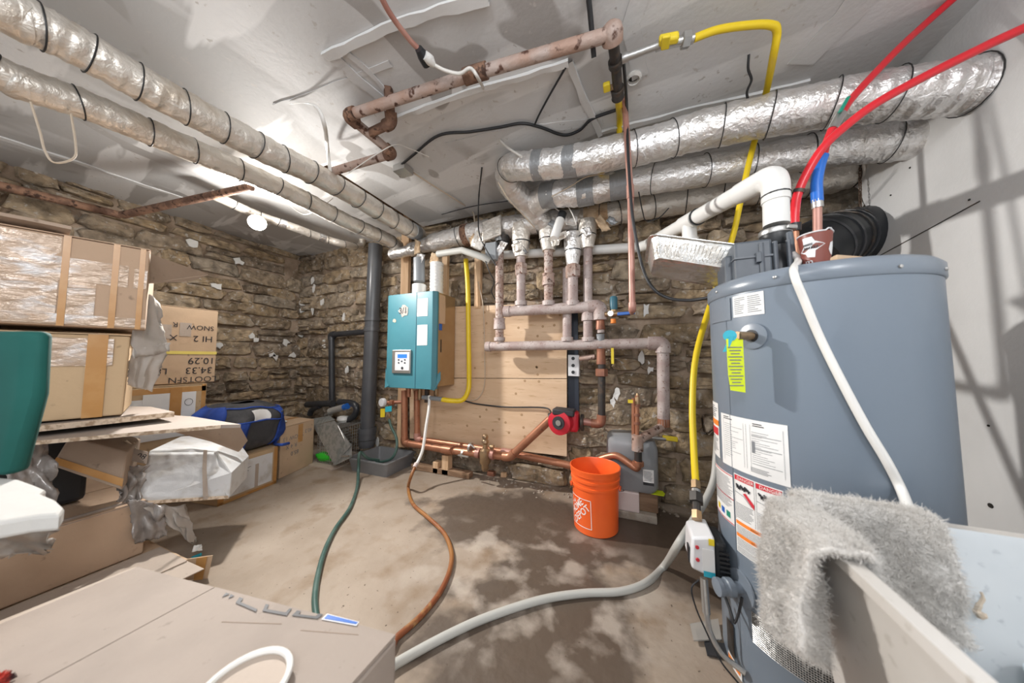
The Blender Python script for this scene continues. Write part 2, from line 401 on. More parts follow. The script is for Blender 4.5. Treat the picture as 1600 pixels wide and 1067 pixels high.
def coupling(p, ax, r, h, m, t, name='coupling', hexa=False):
    p = Vector(p); a = Vector(ax).normalized()
    if hexa: return MB().tube([p-a*h/2, p-a*h*.42, p+a*h*.42, p+a*h/2], [r*.86, r, r, r*.86], 6).build(name, m, t, 25)
    return MB().tube([p-a*h/2, p-a*h/2, p-a*h*.36, p-a*h*.30, p+a*h*.30, p+a*h*.36, p+a*h/2], [r, r, r, r*.9, r*.9, r, r], 16).build(name, m, t, 30)
_txt = {}
def text_geo(s, size):
    if s not in _txt:
        cu = bpy.data.curves.new('txt', 'FONT'); cu.body = s; cu.size = 1; cu.align_x = 'CENTER'; cu.align_y = 'CENTER'; cu.resolution_u = 3; cu.offset = .018 if s in ('HOME', 'DEPOT', 'THE', '3/1') else 0
        o = bpy.data.objects.new('txt', cu); COL.objects.link(o); dg = bpy.context.evaluated_depsgraph_get()
        me = bpy.data.meshes.new_from_object(o.evaluated_get(dg)); _txt[s] = ([(q.co.x, q.co.y) for q in me.vertices], [tuple(p.vertices) for p in me.polygons])
        bpy.data.objects.remove(o); bpy.data.meshes.remove(me); bpy.data.curves.remove(cu)
    vs, fs = _txt[s]; return [(x*size, y*size) for x, y in vs], fs
def lettering(s, size, fn, m, parent, name='lettering', sx=1, mbo=None):
    vs, fs = text_geo(s, size); mb = mbo or MB(); mb.add([fn(x*sx, y) for x, y in vs], fs)
    return mb if mbo else mb.build(name, m, parent, 0)
def planef(o, ax, ay):
    o, ax, ay = Vector(o), Vector(ax).normalized(), Vector(ay).normalized()
    return lambda x, y: o+ax*x+ay*y
def blob(n, c, ax, ay, rx, ry, off, jit=.3, seed=0):
    rd = random.Random(seed); c, ax, ay = Vector(c), Vector(ax).normalized(), Vector(ay).normalized(); pts = []
    for k in range(n):
        a = 2*math.pi*k/n; q = 1+rd.uniform(-jit, jit); pts.append(c+ax*math.cos(a)*rx*q+ay*math.sin(a)*ry*q)
    return MB().slab(pts, off)
# ================================================================== THE SETTING
VB, UL, UR, H = 2.40, -3.90, 1.23, 2.35
struct(MB().span((UL-.3, -1.6, -.1), (UR+.5, VB+.2, 0)).build('floor', 'concrete'), 'worn concrete basement floor with dark damp stains')
wb = struct(MB().span((UL-.2, VB, 0), (UR+.5, VB+.15, H+.25)).build('wall_back', 'mortar'), 'rough rubble stone back wall behind the boiler')
wl = struct(MB().span((UL-.15, -1.6, 0), (UL, VB, H+.25)).build('wall_left', 'mortar'), 'rough rubble stone wall behind the stacked boxes')
def stone_mesh(i):
    rd = random.Random(100+i); n = 14; ex = rd.uniform(3.2, 7); mb = MB()
    base = []
    for k in range(n):
        a = 2*math.pi*(k+.5)/n; c, s = math.cos(a), math.sin(a)
        x = .5*math.copysign(abs(c)**(2/ex), c); z = .5*math.copysign(abs(s)**(2/ex), s)
        base.append((x+rd.uniform(-.09, .03), z+rd.uniform(-.11, .04)))
    tilt = rd.uniform(-.3, .3); tz = rd.uniform(-.3, .3)
    rings = ((1, .25), (.985, -.55), (.90, -.85), (.5, -1))
    for s, y in rings:
        mb.v += [Vector((x*s+rd.uniform(-.012, .012), y*(1+tilt*x+tz*z)+rd.uniform(-.25, .25)*(y < 0), z*s+rd.uniform(-.015, .015))) for x, z in base]
    for r in range(3):
        for k in range(n): mb.f.append((r*n+k, r*n+(k+1) % n, (r+1)*n+(k+1) % n, (r+1)*n+k))
    mb.v.append(Vector((0, -1.02, 0))); c = len(mb.v)-1
    for k in range(n): mb.f.append((3*n+k, 3*n+(k+1) % n, c))
    me = bpy.data.meshes.new('stone'); me.from_pydata(mb.v, [], mb.f); me.update()
    bm = bmesh.new(); bm.from_mesh(me); bmesh.ops.recalc_face_normals(bm, faces=bm.faces); bm.to_mesh(me); bm.free()
    me.polygons.foreach_set('use_smooth', [True]*len(me.polygons)); me.set_sharp_from_angle(angle=math.radians(24)); me.materials.append(M['stone']); return me
SM = [stone_mesh(i) for i in range(26)]
def lay_stones(parent, a, b, zmax, rz, seed, hr, wr):
    rd = random.Random(seed); a, b = Vector(a), Vector(b); d = (b-a).normalized(); ln = (b-a).length; z = 0; k = 0
    while z < zmax:
        h = rd.uniform(*hr); x = -rd.uniform(0, .2); ph = rd.uniform(0, 6)
        while x < ln:
            wd = rd.uniform(*wr)*(1 if h > .1 else 1.2)
            parts = 1 if rd.random() < .86 or h < .11 else 2
            for q in range(parts):
                hh = h/parts; c = a+d*(x+wd/2)+Vector((0, 0, z+hh*(q+.5)+.014*math.sin(x*1.7+ph)))
                if x+wd > ln+.1: continue
                o = bpy.data.objects.new('stone', SM[rd.randrange(len(SM))]); COL.objects.link(o); o.parent = parent
                o.location = c-ORG[parent]; o.rotation_euler = (rd.uniform(-.06, .06), rd.uniform(-.05, .05), rz+rd.uniform(-.04, .04))
                o.scale = (max(.05, wd-rd.uniform(.004, .03)), rd.uniform(.02, .065), hh-rd.uniform(.0, .026)); k += 1
            x += wd
        z += h
    return k
lay_stones(wb, (UL, VB, 0), (UR+.15, VB, 0), 2.32, 0, 5, (.095, .19), (.17, .50))
lay_stones(wl, (UL, -1.5, 0), (UL, VB, 0), 2.32, math.pi/2, 9, (.09, .17), (.17, .46))
for i, (x, y) in enumerate(((489, 438), (491, 451), (504, 472), (489, 485), (538, 494), (507, 538), (963, 614), (958, 628), (1009, 484), (1016, 574), (543, 578), (1002, 560), (590, 690), (1040, 600))):
    p = P(x, y, v=VB-.055)
    blob(9, p, (1, 0, 0), (0, 0, 1), .022, .045, (0, -.012, 0), .45, i).build('plaster_patch', 'plaster_white', wb, 60)
for i, (x, y) in enumerate(((338, 447), (472, 474), (473, 485), (471, 523), (392, 526), (399, 531), (446, 535), (342, 540), (424, 553), (430, 558), (457, 555), (473, 573), (372, 408), (300, 380))):
    p = P(x, y, u=UL+.055)
    blob(9, p, (0, 1, 0), (0, 0, 1), .035, .035, (.012, 0, 0), .45, 40+i).build('plaster_patch', 'plaster_white', wl, 60)
# right wall: painted board with a torn corner where the ducts go through
jag = [P(x, y, u=UR) for x, y in ((1353, 470), (1350, 428), (1361, 405), (1352, 388), (1368, 372), (1356, 352), (1364, 336), (1350, 318), (1343, 296), (1328, 288))]
poly = [Vector((UR, -1.4, 0)), Vector((UR, jag[0].y, 0))]+jag+[Vector((UR, VB, jag[-1].z+.03)), Vector((UR, VB, H+.1)), Vector((UR, -1.4, H+.1))]
wr = struct(MB().slab(poly, (.02, 0, 0)).build('wall_right', 'drywall', smooth=0), 'white painted board wall with a torn hole')
wr2 = struct(MB().span((UR+.22, 1.6, 0), (UR+.3, VB+.1, H)).build('wall_cavity', 'shade_black'), 'black backing painted as the shade behind the torn board')  # slab blackened to stand for the shade of the void
a, b = P(1352, 412, u=UR), P(1532, 314, u=UR)
MB().tube([a-Vector((.002, 0, 0)), b-Vector((.002, 0, 0))], .0022, 5).build('seam', 'iron_dark', wr)
for x, y in ((1548, 790), (1392, 305), (1480, 182), (1515, 312), (1545, 665), (1422, 262)):
    p = P(x, y, u=UR-.001); MB().lathe([(.009 if x == 1548 else .004, 0), (.0085 if x == 1548 else .004, .002)], p, (-1, 0, 0), 10).build('nail_hole', 'shade_black', wr)
for i, (x, y, dx, dy) in enumerate(((1358, 345, 9, -12), (1356, 372, 12, 4), (1353, 395, 8, 12), (1366, 356, 10, -3), (1350, 320, 7, 10))):
    p = P(x, y, u=UR-.003); q = P(x-dx, y+dy, u=UR-.04)
    MB().slab([p, p+Vector((0, .012, .03)), q], (-.002, 0, 0)).build('torn_paper', 'drywall_edge', wr, 0)
# ceiling boards, with an open joist bay over the left ducts
cl = struct(MB().span((-1.88, -1.6, H), (UR+.35, 2.27, H+.02)).build('ceiling', 'ceiling_board', smooth=0), 'patched grey plasterboard ceiling')
MB().span((UL-.1, -1.6, H), (-2.16, VB+.05, H+.02)).build('board', 'ceiling_board', cl, 0)
MB().span((-2.16, -1.6, H), (-1.88, 1.28, H+.02)).build('board', 'ceiling_board', cl, 0)
MB().span((-.45, 2.27, H), (UR+.35, VB+.05, H+.02)).build('board', 'ceiling_board', cl, 0)
MB().span((UL-.2, -1.7, H+.2), (UR+.5, VB+.1, H+.24)).build('subfloor', 'shade_black', cl, 0)  # underside coloured near-black as the shade of the open bay
for x in (-2.17, -1.86): MB().span((x-.02, 1.2, H+.02), (x+.02, VB, H+.2)).build('joist', 'old_wood', cl, 0)
def strip(pts, wd, th, m='drywall', name='joint_tape', z=H, jit=.012):
    pts = PZ(pts, z-.001); q = []; wd *= .7; jit *= .35
    for i in range(len(pts)-1):
        n = max(2, int((pts[i+1]-pts[i]).length/.06))
        q += [pts[i].lerp(pts[i+1], k/n) for k in range(n)]
    q.append(pts[-1]); L_, R_ = [], []; rd = random.Random(len(q))
    for i, p in enumerate(q):
        t = (q[min(i+1, len(q)-1)]-q[max(i-1, 0)]).normalized(); s = Vector((-t.y, t.x, 0))
        L_.append(p+s*(wd/2+rd.uniform(-jit, jit))); R_.append(p-s*(wd/2+rd.uniform(-jit, jit)))
    mb = MB(); n = len(q); dz = Vector((0, 0, -th))
    mb.v = L_+R_+[x+dz*rd.uniform(.5, 1.2) for x in L_]+[x+dz*rd.uniform(.5, 1.2) for x in R_]
    for i in range(n-1):
        mb.f += [(2*n+i, 2*n+i+1, 3*n+i+1, 3*n+i), (i, i+1, 2*n+i+1, 2*n+i), (n+i, n+i+1, 3*n+i+1, 3*n+i)]
    return mb.build(name, m, cl, 50)
strip([(508, 88), (600, 42), (762, -8)], .05, .014)
strip([(512, 80), (556, 122), (603, 158)], .07, .010, 'ceiling_board')
strip([(540, 80), (575, 110), (602, 140)], .03, .008, 'ceiling_board')
strip([(622, 182), (700, 152), (888, 96)], .035, .018)
strip([(888, 96), (912, 150), (938, 208)], .045, .02)
strip([(938, 206), (1090, 168), (1262, 128)], .045, .016)
strip([(700, 228), (800, 205), (935, 190)], .09, .004, 'ceiling_board')
strip([(430, 166), (560, 118), (610, 98)], .03, .004, 'ceiling_board')
strip([(0, 214), (120, 252), (210, 284), (302, 314)], .05, .012, jit=.02)
strip([(1010, -30), (985, 40), (1000, 120)], .10, .003, 'ceiling_board')
strip([(1250, 100), (1330, 20), (1360, -20)], .16, .003, 'drywall')
p = P(990, 119, z=H)
h = MB().lathe([(.030, .004), (.036, -.012), (.026, -.022), (.024, 0)], p, seg=14, cap=False).build('hole_collar', 'tape_paper', cl)
MB().lathe([(.025, 0), (.024, -.004)], p, seg=14).build('hole', 'shade_black', cl)
# wooden studs standing on the back wall
def stud(x, y0, y1, wd, label, v=2.29):
    a, b = P(x, y0, v=v), P(x, y1, v=v)
    o = MB().span((a.x-wd/2, v, b.z), (a.x+wd/2, v+.04, a.z)).build('wall_stud', 'stud_wood', None, 0, .003); tag(o, label, 'stud', 'studs behind the boiler')
stud(634, 330, 700, .10, 'pale wooden stud rising from the left half of the boiler top')
stud(695, 380, 480, .06, 'brownish wooden stud right of the white flue pipe')
stud(746, 398, 482, .065, 'pale wooden stud right of the yellow gas pipe above the plywood')
# ================================================================== FOIL DUCTS
def along(pts, s):
    L_ = [0]
    for i in range(1, len(pts)): L_.append(L_[-1]+(pts[i]-pts[i-1]).length)
    t = s*L_[-1]
    for i in range(1, len(pts)):
        if L_[i] >= t:
            k = (t-L_[i-1])/max(1e-6, L_[i]-L_[i-1]); return pts[i-1].lerp(pts[i], k), (pts[i]-pts[i-1]).normalized()
    return pts[-1], (pts[-1]-pts[-2]).normalized()
def duct(name, label, pts, r, m, ties=(), tie_m='black_wire', bands=(), band_m='duct_tape', n=8, wob=.06, cap_r=True, tie_w=.0024, sag=True):
    c = catmull(pts, n); d = []
    for i in range(len(c)-1): d += [c[i], c[i].lerp(c[i+1], .5)]
    d.append(c[-1]); c = d
    t = thing(name, label, 'duct', min(c, key=lambda p: p.z)); rr = r if isinstance(r, (list, tuple)) else [r]
    rs = [rr[min(len(rr)-1, int(i*(len(rr))/len(c)))] for i in range(len(c))]
    sk = []
    for i in range(len(c)): sk.append(rs[i]*(1+.035*math.sin(i*1.9+len(label))*math.cos(i*.7)))
    MB().tube(c, sk, 28, True, wob).build('foil_wrap', m, t, 60)
    rd = random.Random(len(label))
    for s in ties:
        p, a = along(c, s); i = min(len(c)-1, int(s*len(c)))
        tl = a.orthogonal().normalized(); ax = (a+tl*rd.uniform(-.25, .25)).normalized(); q = []
        X = ax.orthogonal().normalized(); Y = ax.cross(X)
        for k in range(25): q.append(p+(X*math.cos(k*math.pi/12)+Y*math.sin(k*math.pi/12))*rs[i]*1.05)
        MB().tube(q, tie_w, 5, False).build('tie_wire', tie_m, t)
    for s, wd in bands:
        p, a = along(c, s); i = min(len(c)-1, int(s*len(c)))
        MB().tube([p-a*wd/2, p-a*wd*.2, p+a*wd*.2, p+a*wd/2], [rs[i]*1.045, rs[i]*1.06, rs[i]*1.05, rs[i]*1.045], 24, True, .04).build('tape_band', band_m, t, 60)
    return t
fa = [Vector((-1.8, -1.5, 2.12)), Vector((-1.8, -.6, 2.12))]+[P(x, y, u=-1.8) for x, y in ((-30, -5), (20, 20), (111, 67), (216, 128), (297, 172), (418, 236), (520, 287), (609, 340), (640, 358))]
duct('foil_duct', 'upper foil-wrapped pipe running from the top left corner to the boiler wall', fa+[P(655, 366, v=2.2)], .068, 'foil_dull', [.1, .2, .3, .40, .44, .475, .50, .53, .565, .60, .635, .67, .71, .755, .80, .845, .89, .93], bands=[(.962, .10)])
fb = [Vector((-2.06, -1.5, 2.09)), Vector((-2.06, -.6, 2.08))]+[P(x, y, u=-2.06) for x, y in ((-30, 100), (20, 125), (135, 165), (256, 216), (385, 270), (472, 310), (540, 345), (600, 372))]
duct('foil_duct', 'lower foil-wrapped pipe running beside the upper one at the left', fb+[P(622, 384, v=2.2)], .058, 'foil_dull', [.1, .2, .3, .40, .45, .51, .56, .60, .65, .70, .75, .80, .86, .91, .96])
tp = [P(330, 303, z=2.25), P(400, 335, z=2.22), P(450, 352, z=2.2), P(505, 372, z=2.19), P(540, 382, z=2.18), P(562, 385, v=2.25), P(567, 372, v=2.28)]
duct('foil_duct', 'thin foil-wrapped pipe carrying the flood lamp over the left stone wall', tp, .034, 'foil_dull', [.1, .22, .31, .48, .6, .7, .82], bands=[(.33, .05), (.56, .06)], band_m='foil_bright')
d1 = PV([(1600, 118), (1530, 132), (1476, 140), (1380, 150), (1270, 168), (1105, 202), (1006, 229), (905, 250), (835, 259)], 1.6)
d1 += [P(799, 262, v=1.64), P(793, 282, v=1.74), P(808, 302, v=1.86), P(828, 322, v=1.98), P(850, 348, v=2.12)]
duct('foil_duct', 'front silver foil duct from the white wall that bends down at its left end', d1, [.092, .09, .088, .086, .084, .082, .08, .08, .08, .076], 'foil', [.05, .13, .2, .28, .35, .43, .5, .79], bands=[(.63, .09), (.70, .06)], tie_w=.0022)
d2 = PV([(1490, 205), (1435, 217), (1350, 226), (1270, 238), (1105, 266), (981, 286), (909, 301), (860, 305)], 1.86)+[P(838, 318, v=1.95)]
duct('foil_duct', 'middle silver foil duct with grey tape bands below the front one', d2, .083, 'foil', [.1, .25, .36, .47, .6], bands=[(.70, .10), (.80, .10), (.92, .10)], tie_w=.0022)
d3 = PV([(1350, 262), (1336, 266), (1290, 281), (1190, 296), (1105, 309), (1022, 322), (960, 334), (905, 345)], 2.2)
duct('foil_duct', 'rear silver foil duct nearest the stone wall ending in a tan wrapped block', d3, .082, 'foil_dull', [.05, .16, .3, .42, .55, .68, .82, .9], bands=[(.92, .17)], band_m='insul', tie_w=.003)
dm = PV([(612, 398), (640, 391), (672, 381), (720, 369), (770, 359), (815, 352), (858, 346), (905, 345)], 2.17)
t = duct('foil_duct', 'fat foil main duct crossing the wall above the boiler', dm, [.05, .065, .082, .09, .088, .085, .08], 'foil', [.2, .42, .6, .82], bands=[(.47, .06)], band_m='rust_dark')
a, b = P(757, 348, v=2.07), P(780, 366, v=2.05)
MB().box((a+b)/2, (.17, .02, .17), (1, .1, .25)).build('foil_patch', 'foil_dull', t, 40, .01)
MB().box(P(770, 395, v=2.12), (.10, .09, .15)).build('valve_box', 'pvc_grey', t, 30, .006)
rd = random.Random(31)
for k in range(16):
    x, y = rd.uniform(640, 960), 0; y = 392-(x-640)*.16+rd.uniform(-8, 26); p = P(x, y, v=2.06+rd.uniform(0, .05)); a_ = rd.uniform(0, 6.28); e1 = Vector((math.cos(a_), rd.uniform(-.4, .4), math.sin(a_)))*rd.uniform(.03, .07); e2 = Vector((-math.sin(a_), rd.uniform(-.4, .4), math.cos(a_)))*rd.uniform(.02, .05)
    nn = e1.cross(e2).normalized(); sd = rd.uniform(0, 50)
    MB().grid(lambda s, q: p+e1*(2*s-1)*(1-.3*q)+e2*(2*q-1)+nn*.018*noise.noise(Vector((s*3, q*3, sd))), 7, 6).build('foil_scrap', ('foil', 'foil_dull', 'insul', 'duct_tape')[k % 4], t, 60, thick=.0015)
# foil sleeves over the tops of the risers
for i, (x, y0, y1, r, lab) in enumerate(((785, 370, 388, .055, 'dark foil sleeve over the leftmost riser'), (814, 352, 402, .075, 'crumpled foil sleeve over the second riser from the left'), (857, 355, 392, .07, 'torn foil sleeve over the third riser under the bent duct'), (895, 365, 415, .06, 'foil sleeve over the riser with the big union'), (918, 345, 388, .06, 'foil sleeve ending on the rightmost riser under the tan block'))):
    a, b = P(x, y0, v=2.15), P(x, y1, v=2.15)
    t = thing('foil_sleeve', lab, 'insulation', b)
    MB().tube([a, a.lerp(b, .3), a.lerp(b, .6), b], [r*1.05, r*1.1, r, r*.72], 18, True, .16).build('foil_wrap', ('iron_dark', 'foil_dull', 'foil_dull', 'foil', 'foil_dull')[i], t, 50)
    ring(a.lerp(b, .55), (0, 0, 1), r*1.06, .006).build('tie_wire', 'black_wire', t)
# ================================================================== WALL PIPES: the two headers with their risers
def riser(t, x, y0, y1, rp, m, v=2.15, unions=(), um=None, hexa=False, x1=None):
    a, b = P(x, y0, v=v), P(x1 or x, y1, v=v); r = rp*S(a)
    MB().tube([a, b], r, 14).build('riser', m, t, 50)
    for y in unions: coupling(P(x, y, v=v), (0, 0, 1), r*1.42, r*2.6, um or m, t, 'union', hexa)
V1 = 2.15
h = thing('pipe_header', 'upper pinkish painted pipe header with risers over the plywood', 'pipe', P(860, 490, v=V1))
a, b = P(793, 486.5, v=V1), P(930, 479, v=V1); r1 = 8*S(a)
MB().tube([a, b], r1, 16).build('header_pipe', 'painted_pipe', h, 50); ring(a, b-a, r1*1.12, .05).build('end_cap', 'painted_pipe', h)
riser(h, 814, 395, 484, 7, 'painted_pipe', unions=(421,), um='painted_rusty', hexa=True)
riser(h, 857, 388, 481, 7, 'painted_rusty', unions=(437,), um='rust_pipe', hexa=False)
riser(h, 895, 390, 479, 8, 'painted_pipe', unions=(424,), um='painted_rusty', hexa=True)
for x in (814, 857, 895): ring(P(x, 474, v=V1), (0, 0, 1), 9.5*S(a), .035).build('weld_collar', 'painted_pipe', h)
el = P(938, 478, v=V1)
MB().tube(fillet([P(920, 479.5, v=V1), el, P(938, 500, v=V1)], .05), r1*1.18, 16).build('elbow', 'painted_pipe', h, 50)
h = thing('pipe_header', 'lower long pinkish painted pipe header ending in a drop at the right', 'pipe', P(900, 545, v=V1))
a, b = P(763.5, 541.5, v=V1), P(1036, 536, v=V1); r2 = 7*S(a); dn = P(1037, 664, v=V1)
MB().tube(fillet([a, b, dn], .07), r2, 16).build('header_pipe', 'painted_pipe', h, 50); ring(a, b-a, r2*1.12, .04).build('end_cap', 'painted_pipe', h)
MB().tube(fillet([b.lerp(a, .07), b, b.lerp(dn, .12)], .07), r2*1.25, 16).build('elbow', 'painted_pipe', h, 50)
riser(h, 780.5, 385, 541, 6.4, 'painted_rusty', unions=(506,), um='painted_pipe')
riser(h, 886, 420, 538, 7, 'painted_pipe', v=2.2)
riser(h, 918.5, 386, 538, 7, 'painted_pipe', v=2.17, unions=(492,), um='painted_pipe')
for x in (780.5, 886, 919): ring(P(x, 530, v=V1), (0, 0, 1), 8.5*S(a), .03).build('weld_collar', 'painted_pipe', h)
# drop from the upper header: red couplings, black pipe, elbow to the pump
t = thing('supply_drop', 'vertical pipe with reddish couplings and a black lower length beside the plywood', 'pipe', P(939, 666, v=V1))
MB().tube([P(938, 492, v=V1), P(939, 520, v=V1)], 5.5*S(el), 14).build('pipe_run', 'painted_pipe', t)
coupling(P(938, 507, v=V1), (0, 0, 1), 7*S(el), .075, 'bronze_red', t)
coupling(P(938.5, 533, v=V1), (0, 0, 1), 6.6*S(el), .10, 'pvc_grey', t)
coupling(P(939, 557, v=V1), (0, 0, 1), 7*S(el), .11, 'bronze_red', t)
coupling(P(940, 582, v=V1), (0, 0, 1), 9*S(el), .055, 'bronze_red', t, 'union', True)
MB().tube([P(940, 565, v=V1), P(940, 655, v=V1)], 5.6*S(el), 14).build('pipe_run', 'iron_dark', t)
MB().tube(fillet([P(940, 648, v=V1), P(939, 663, v=V1), P(924, 661, v=V1)], .05), 7*S(el), 14).build('elbow', 'bronze_red', t)
MB().tube([P(926, 661, v=V1), P(908, 658, v=V1)], 5.5*S(el), 14).build('pipe_run', 'copper_pink', t)
# blue-handled valve and green air vent on the header elbow
t = thing('ball_valve', 'small blue-handled ball valve beside the upper header elbow', 'valve', P(962, 496, v=2.12))
MB().tube(PV([(945, 491), (985, 489)], 2.12), .018, 10).build('valve_body', 'brass', t)
MB().box(P(978, 489.5, v=2.08), (.11, .012, .022), (1, 0, .03)).build('handle', 'handle_blue', t, 30, .004)
MB().lathe([(.02, 0), (.02, .012)], P(954, 490, v=2.09), (0, -1, 0), 10).build('stem_nut', 'steel', t)
t = thing('air_vent', 'dark green capped air vent standing above the blue valve', 'valve', P(959, 488, v=2.14))
MB().lathe([(.024, 0), (.026, .01), (.026, .085), (.02, .095)], P(959, 484, v=2.14), seg=16).build('cap', 'teal_dark', t)
MB().lathe([(.016, -.05), (.022, -.03), (.022, 0)], P(959, 484, v=2.14), seg=12).build('body', 'brass', t)
MB().lathe([(.018, -.05), (.018, -.02)], P(958, 494, v=2.13), seg=10).build('drip_cap', 'print_orange', t)
pipe('copper_pipe', 'pinkish copper pipe dropping in front of the ducts to the blue valve', 'pipe', [P(974, 128, v=1.5), P(985, 300, v=1.5), P(988, 484, v=1.5), P(987, 489, v=2.1)], .0145, 'copper_pink', bend=.03)
t = thing('tag', 'thin yellow paper tag hanging beside the red couplings', 'tag', P(957, 569, v=2.12))
MB().box(P(957, 556, v=2.12), (.018, .003, .11)).build('tag_card', 'handle_yellow', t, 0)
MB().tube([P(957, 544, v=2.12), P(950, 527, v=2.13), P(946, 518, v=2.14)], .0015, 5).build('string', 'cable_black', t)
# return loop low on the right: elbow, tee, copper
t = thing('return_loop', 'copper and brass return pipes bending low in front of the grey jug', 'pipe', P(995, 738, v=2.0))
MB().tube(fillet([P(1037, 655, v=V1), P(1037, 666, v=V1), P(1003, 684, v=2.02), P(996, 690, v=2.0)], .06), .028, 14).build('elbow_pipe', 'rust_pipe', t)
ring(P(1037, 660, v=V1), (0, 0, 1), .038, .05).build('coupling', 'copper', t)
MB().tube([P(996, 680, v=2.0), P(996, 704, v=2.0)], .034, 14).build('tee', 'rust_pipe', t)
MB().tube([P(997, 700, v=2.0), P(997, 726, v=2.0)], .022, 12).build('nipple', 'iron_dark', t)
MB().tube(fillet([P(997, 720, v=2.0), P(996, 734, v=2.0), P(978, 720, v=2.02), P(964, 711, v=2.04), P(950, 713, v=2.06), P(925, 722, v=2.08)], .035), .023, 12).build('pipe_run', 'copper', t)
ring(P(997, 724, v=2.0), (0, 0, 1), .034, .025).build('collar', 'copper', t)
for x, ya, yb in ((995.5, 618, 682), (990, 622, 680)):
    MB().tube([P(x, ya, v=2.02+(x < 993)*.03), P(x, yb, v=2.02+(x < 993)*.03)], .013, 10).build('vent_pipe', 'copper', t)
for y in (633, 648, 661): ring(P(995.5, y, v=2.02), (0, 0, 1), .019, .018).build('collar', 'bronze_red', t)
MB().lathe([(.006, .03), (.016, .0), (.016, -.05)], P(996, 622, v=2.02), seg=10).build('air_bleeder', 'brass', t)
MB().tube([P(1008, 683, v=2.05), P(1040, 686, v=2.08)], .012, 8).build('valve_stem', 'steel', t)
MB().box(P(1047, 685, v=2.08), (.085, .02, .03), (1, 0, -.05)).build('yellow_handle', 'handle_yellow', t, 30, .006)
MB().box(P(985, 627, v=2.0), (.03, .01, .02)).build('yellow_tag', 'handle_yellow', t, 30)
# ================================================================== circulator pump
t = thing('circulator_pump', 'red circulator pump on a copper pipe at the plywood edge', 'pump', P(884, 676, v=2.1))
MB().lathe([(.05, 0), (.085, .01), (.088, .06), (.07, .09), (.07, .14)], P(872, 661, v=2.0), (.25, 1, 0), 24).build('motor_body', 'pump_red', t)
MB().box(P(888, 657, v=2.09), (.15, .11, .14)).build('volute', 'pump_red', t, 40, .02)
MB().lathe([(.045, 0), (.045, .012)], P(872, 661, v=1.99), (.25, 1, 0), 20).build('nameplate', 'print_black', t)
MB().lathe([(.02, 0), (.012, .01)], P(872, 661, v=1.983), (.25, 1, 0), 12).build('screw_cap', 'steel', t)
MB().box(P(882, 643, v=2.06), (.15, .12, .04), (1, 0, -.05)).build('terminal_box', 'print_black', t, 40, .008)
for x in (903, 910): ring(P(x, 660, v=2.13), (1, 0, 0), .06, .016).build('flange', 'iron_dark', t)
ring(P(861, 652, v=2.12), (1, 0, .4), .035, .02).build('flange', 'iron_dark', t)
# ================================================================== copper along the floor line
pipe('copper_pipe', 'front copper pipe dropping left of the boiler and running above the floor', 'pipe', [P(632, 610, v=2.2), P(632, 692, v=2.2), P(700, 703, v=2.18), P(797, 714, v=2.16), P(863, 652, v=2.12)], .031, 'copper', bend=.05, fit=1.14)
pipe('copper_pipe', 'rear copper pipe running low along the plywood towards the bucket', 'pipe', [P(651, 610, v=2.26), P(652, 686, v=2.26), P(794, 707, v=2.24), P(905, 730, v=2.2)], .027, 'copper', bend=.05, fit=1.2, fm='copper_pink')
t = thing('air_separator', 'upright brass valve fitting on the low front copper pipe', 'valve', P(758, 737, v=2.14))
q = P(758, 712, v=2.13); s_ = S(q)
MB().lathe([(.016, .17), (.02, .165), (.026, .15), (.02, .13), (.028, .12), (.03, .105), (.02, .095), (.022, .06), (.042, .045), (.045, .02), (.045, -.05), (.03, -.07), (.03, -.10), (.02, -.12)], q, seg=18).build('body', 'brass', t)
for x in (747, 769): ring(P(x, 709+(x-758)*.1, v=2.15), (1, 0, -.05), .04, .035).build('collar', 'copper_pink', t)
MB().lathe([(.018, 0), (.018, .03)], P(766, 698, v=2.12), (1, 0, 0), 10).build('side_plug', 'brass', t)
t = thing('pipe_clamp', 'steel clamp bridging the two low copper pipes', 'clamp', P(728, 712, v=2.12))
for x, y in ((724, 709), (735, 699)): ring(P(x, y, v=2.17), (1, 0, -.1), .04, .018).build('strap', 'steel', t)
MB().tube([P(716, 711, v=2.1), P(732, 714, v=2.08)], .008, 8).build('bolt', 'steel', t); MB().tube([P(735, 694, v=2.12), P(742, 700, v=2.12)], .007, 8).build('bolt', 'steel', t)
for i, (x0, y0, x1, y1, lab, zz) in enumerate(((642, 722, 733, 735, 'long weathered board lying along the wall foot left of the brass fitting', .05), (690, 719, 700, 724, 'upright block of wood propping the low copper pipes', .17), (676, 716, 684, 720, 'small pale block wedged under the copper pipes', .10))):
    a, b = P(x0, y0, v=2.2), P(x1, y1, v=2.2); o = MB().span((a.x, 2.2, .002), (b.x, 2.27, zz)).build('wood_block', 'stud_wood' if i else 'old_wood', None, 0, .004); tag(o, lab, 'wood block', 'wood offcuts at the wall foot')
for i, (x, y, lab) in enumerate(((768, 739, 'reddish brick piece right under the brass fitting'), (788, 741, 'small pale wood chip on the floor right of the brass fitting'))):
    o = MB().box(P(x, y, z=.02), (.07-.02*i, .05, .04), (1, .3*i-.1, 0)).build('brick_piece', 'bronze_red' if i == 0 else 'stud_wood', None, 0, .006); tag(o, lab, 'brick' if i == 0 else 'wood chip')
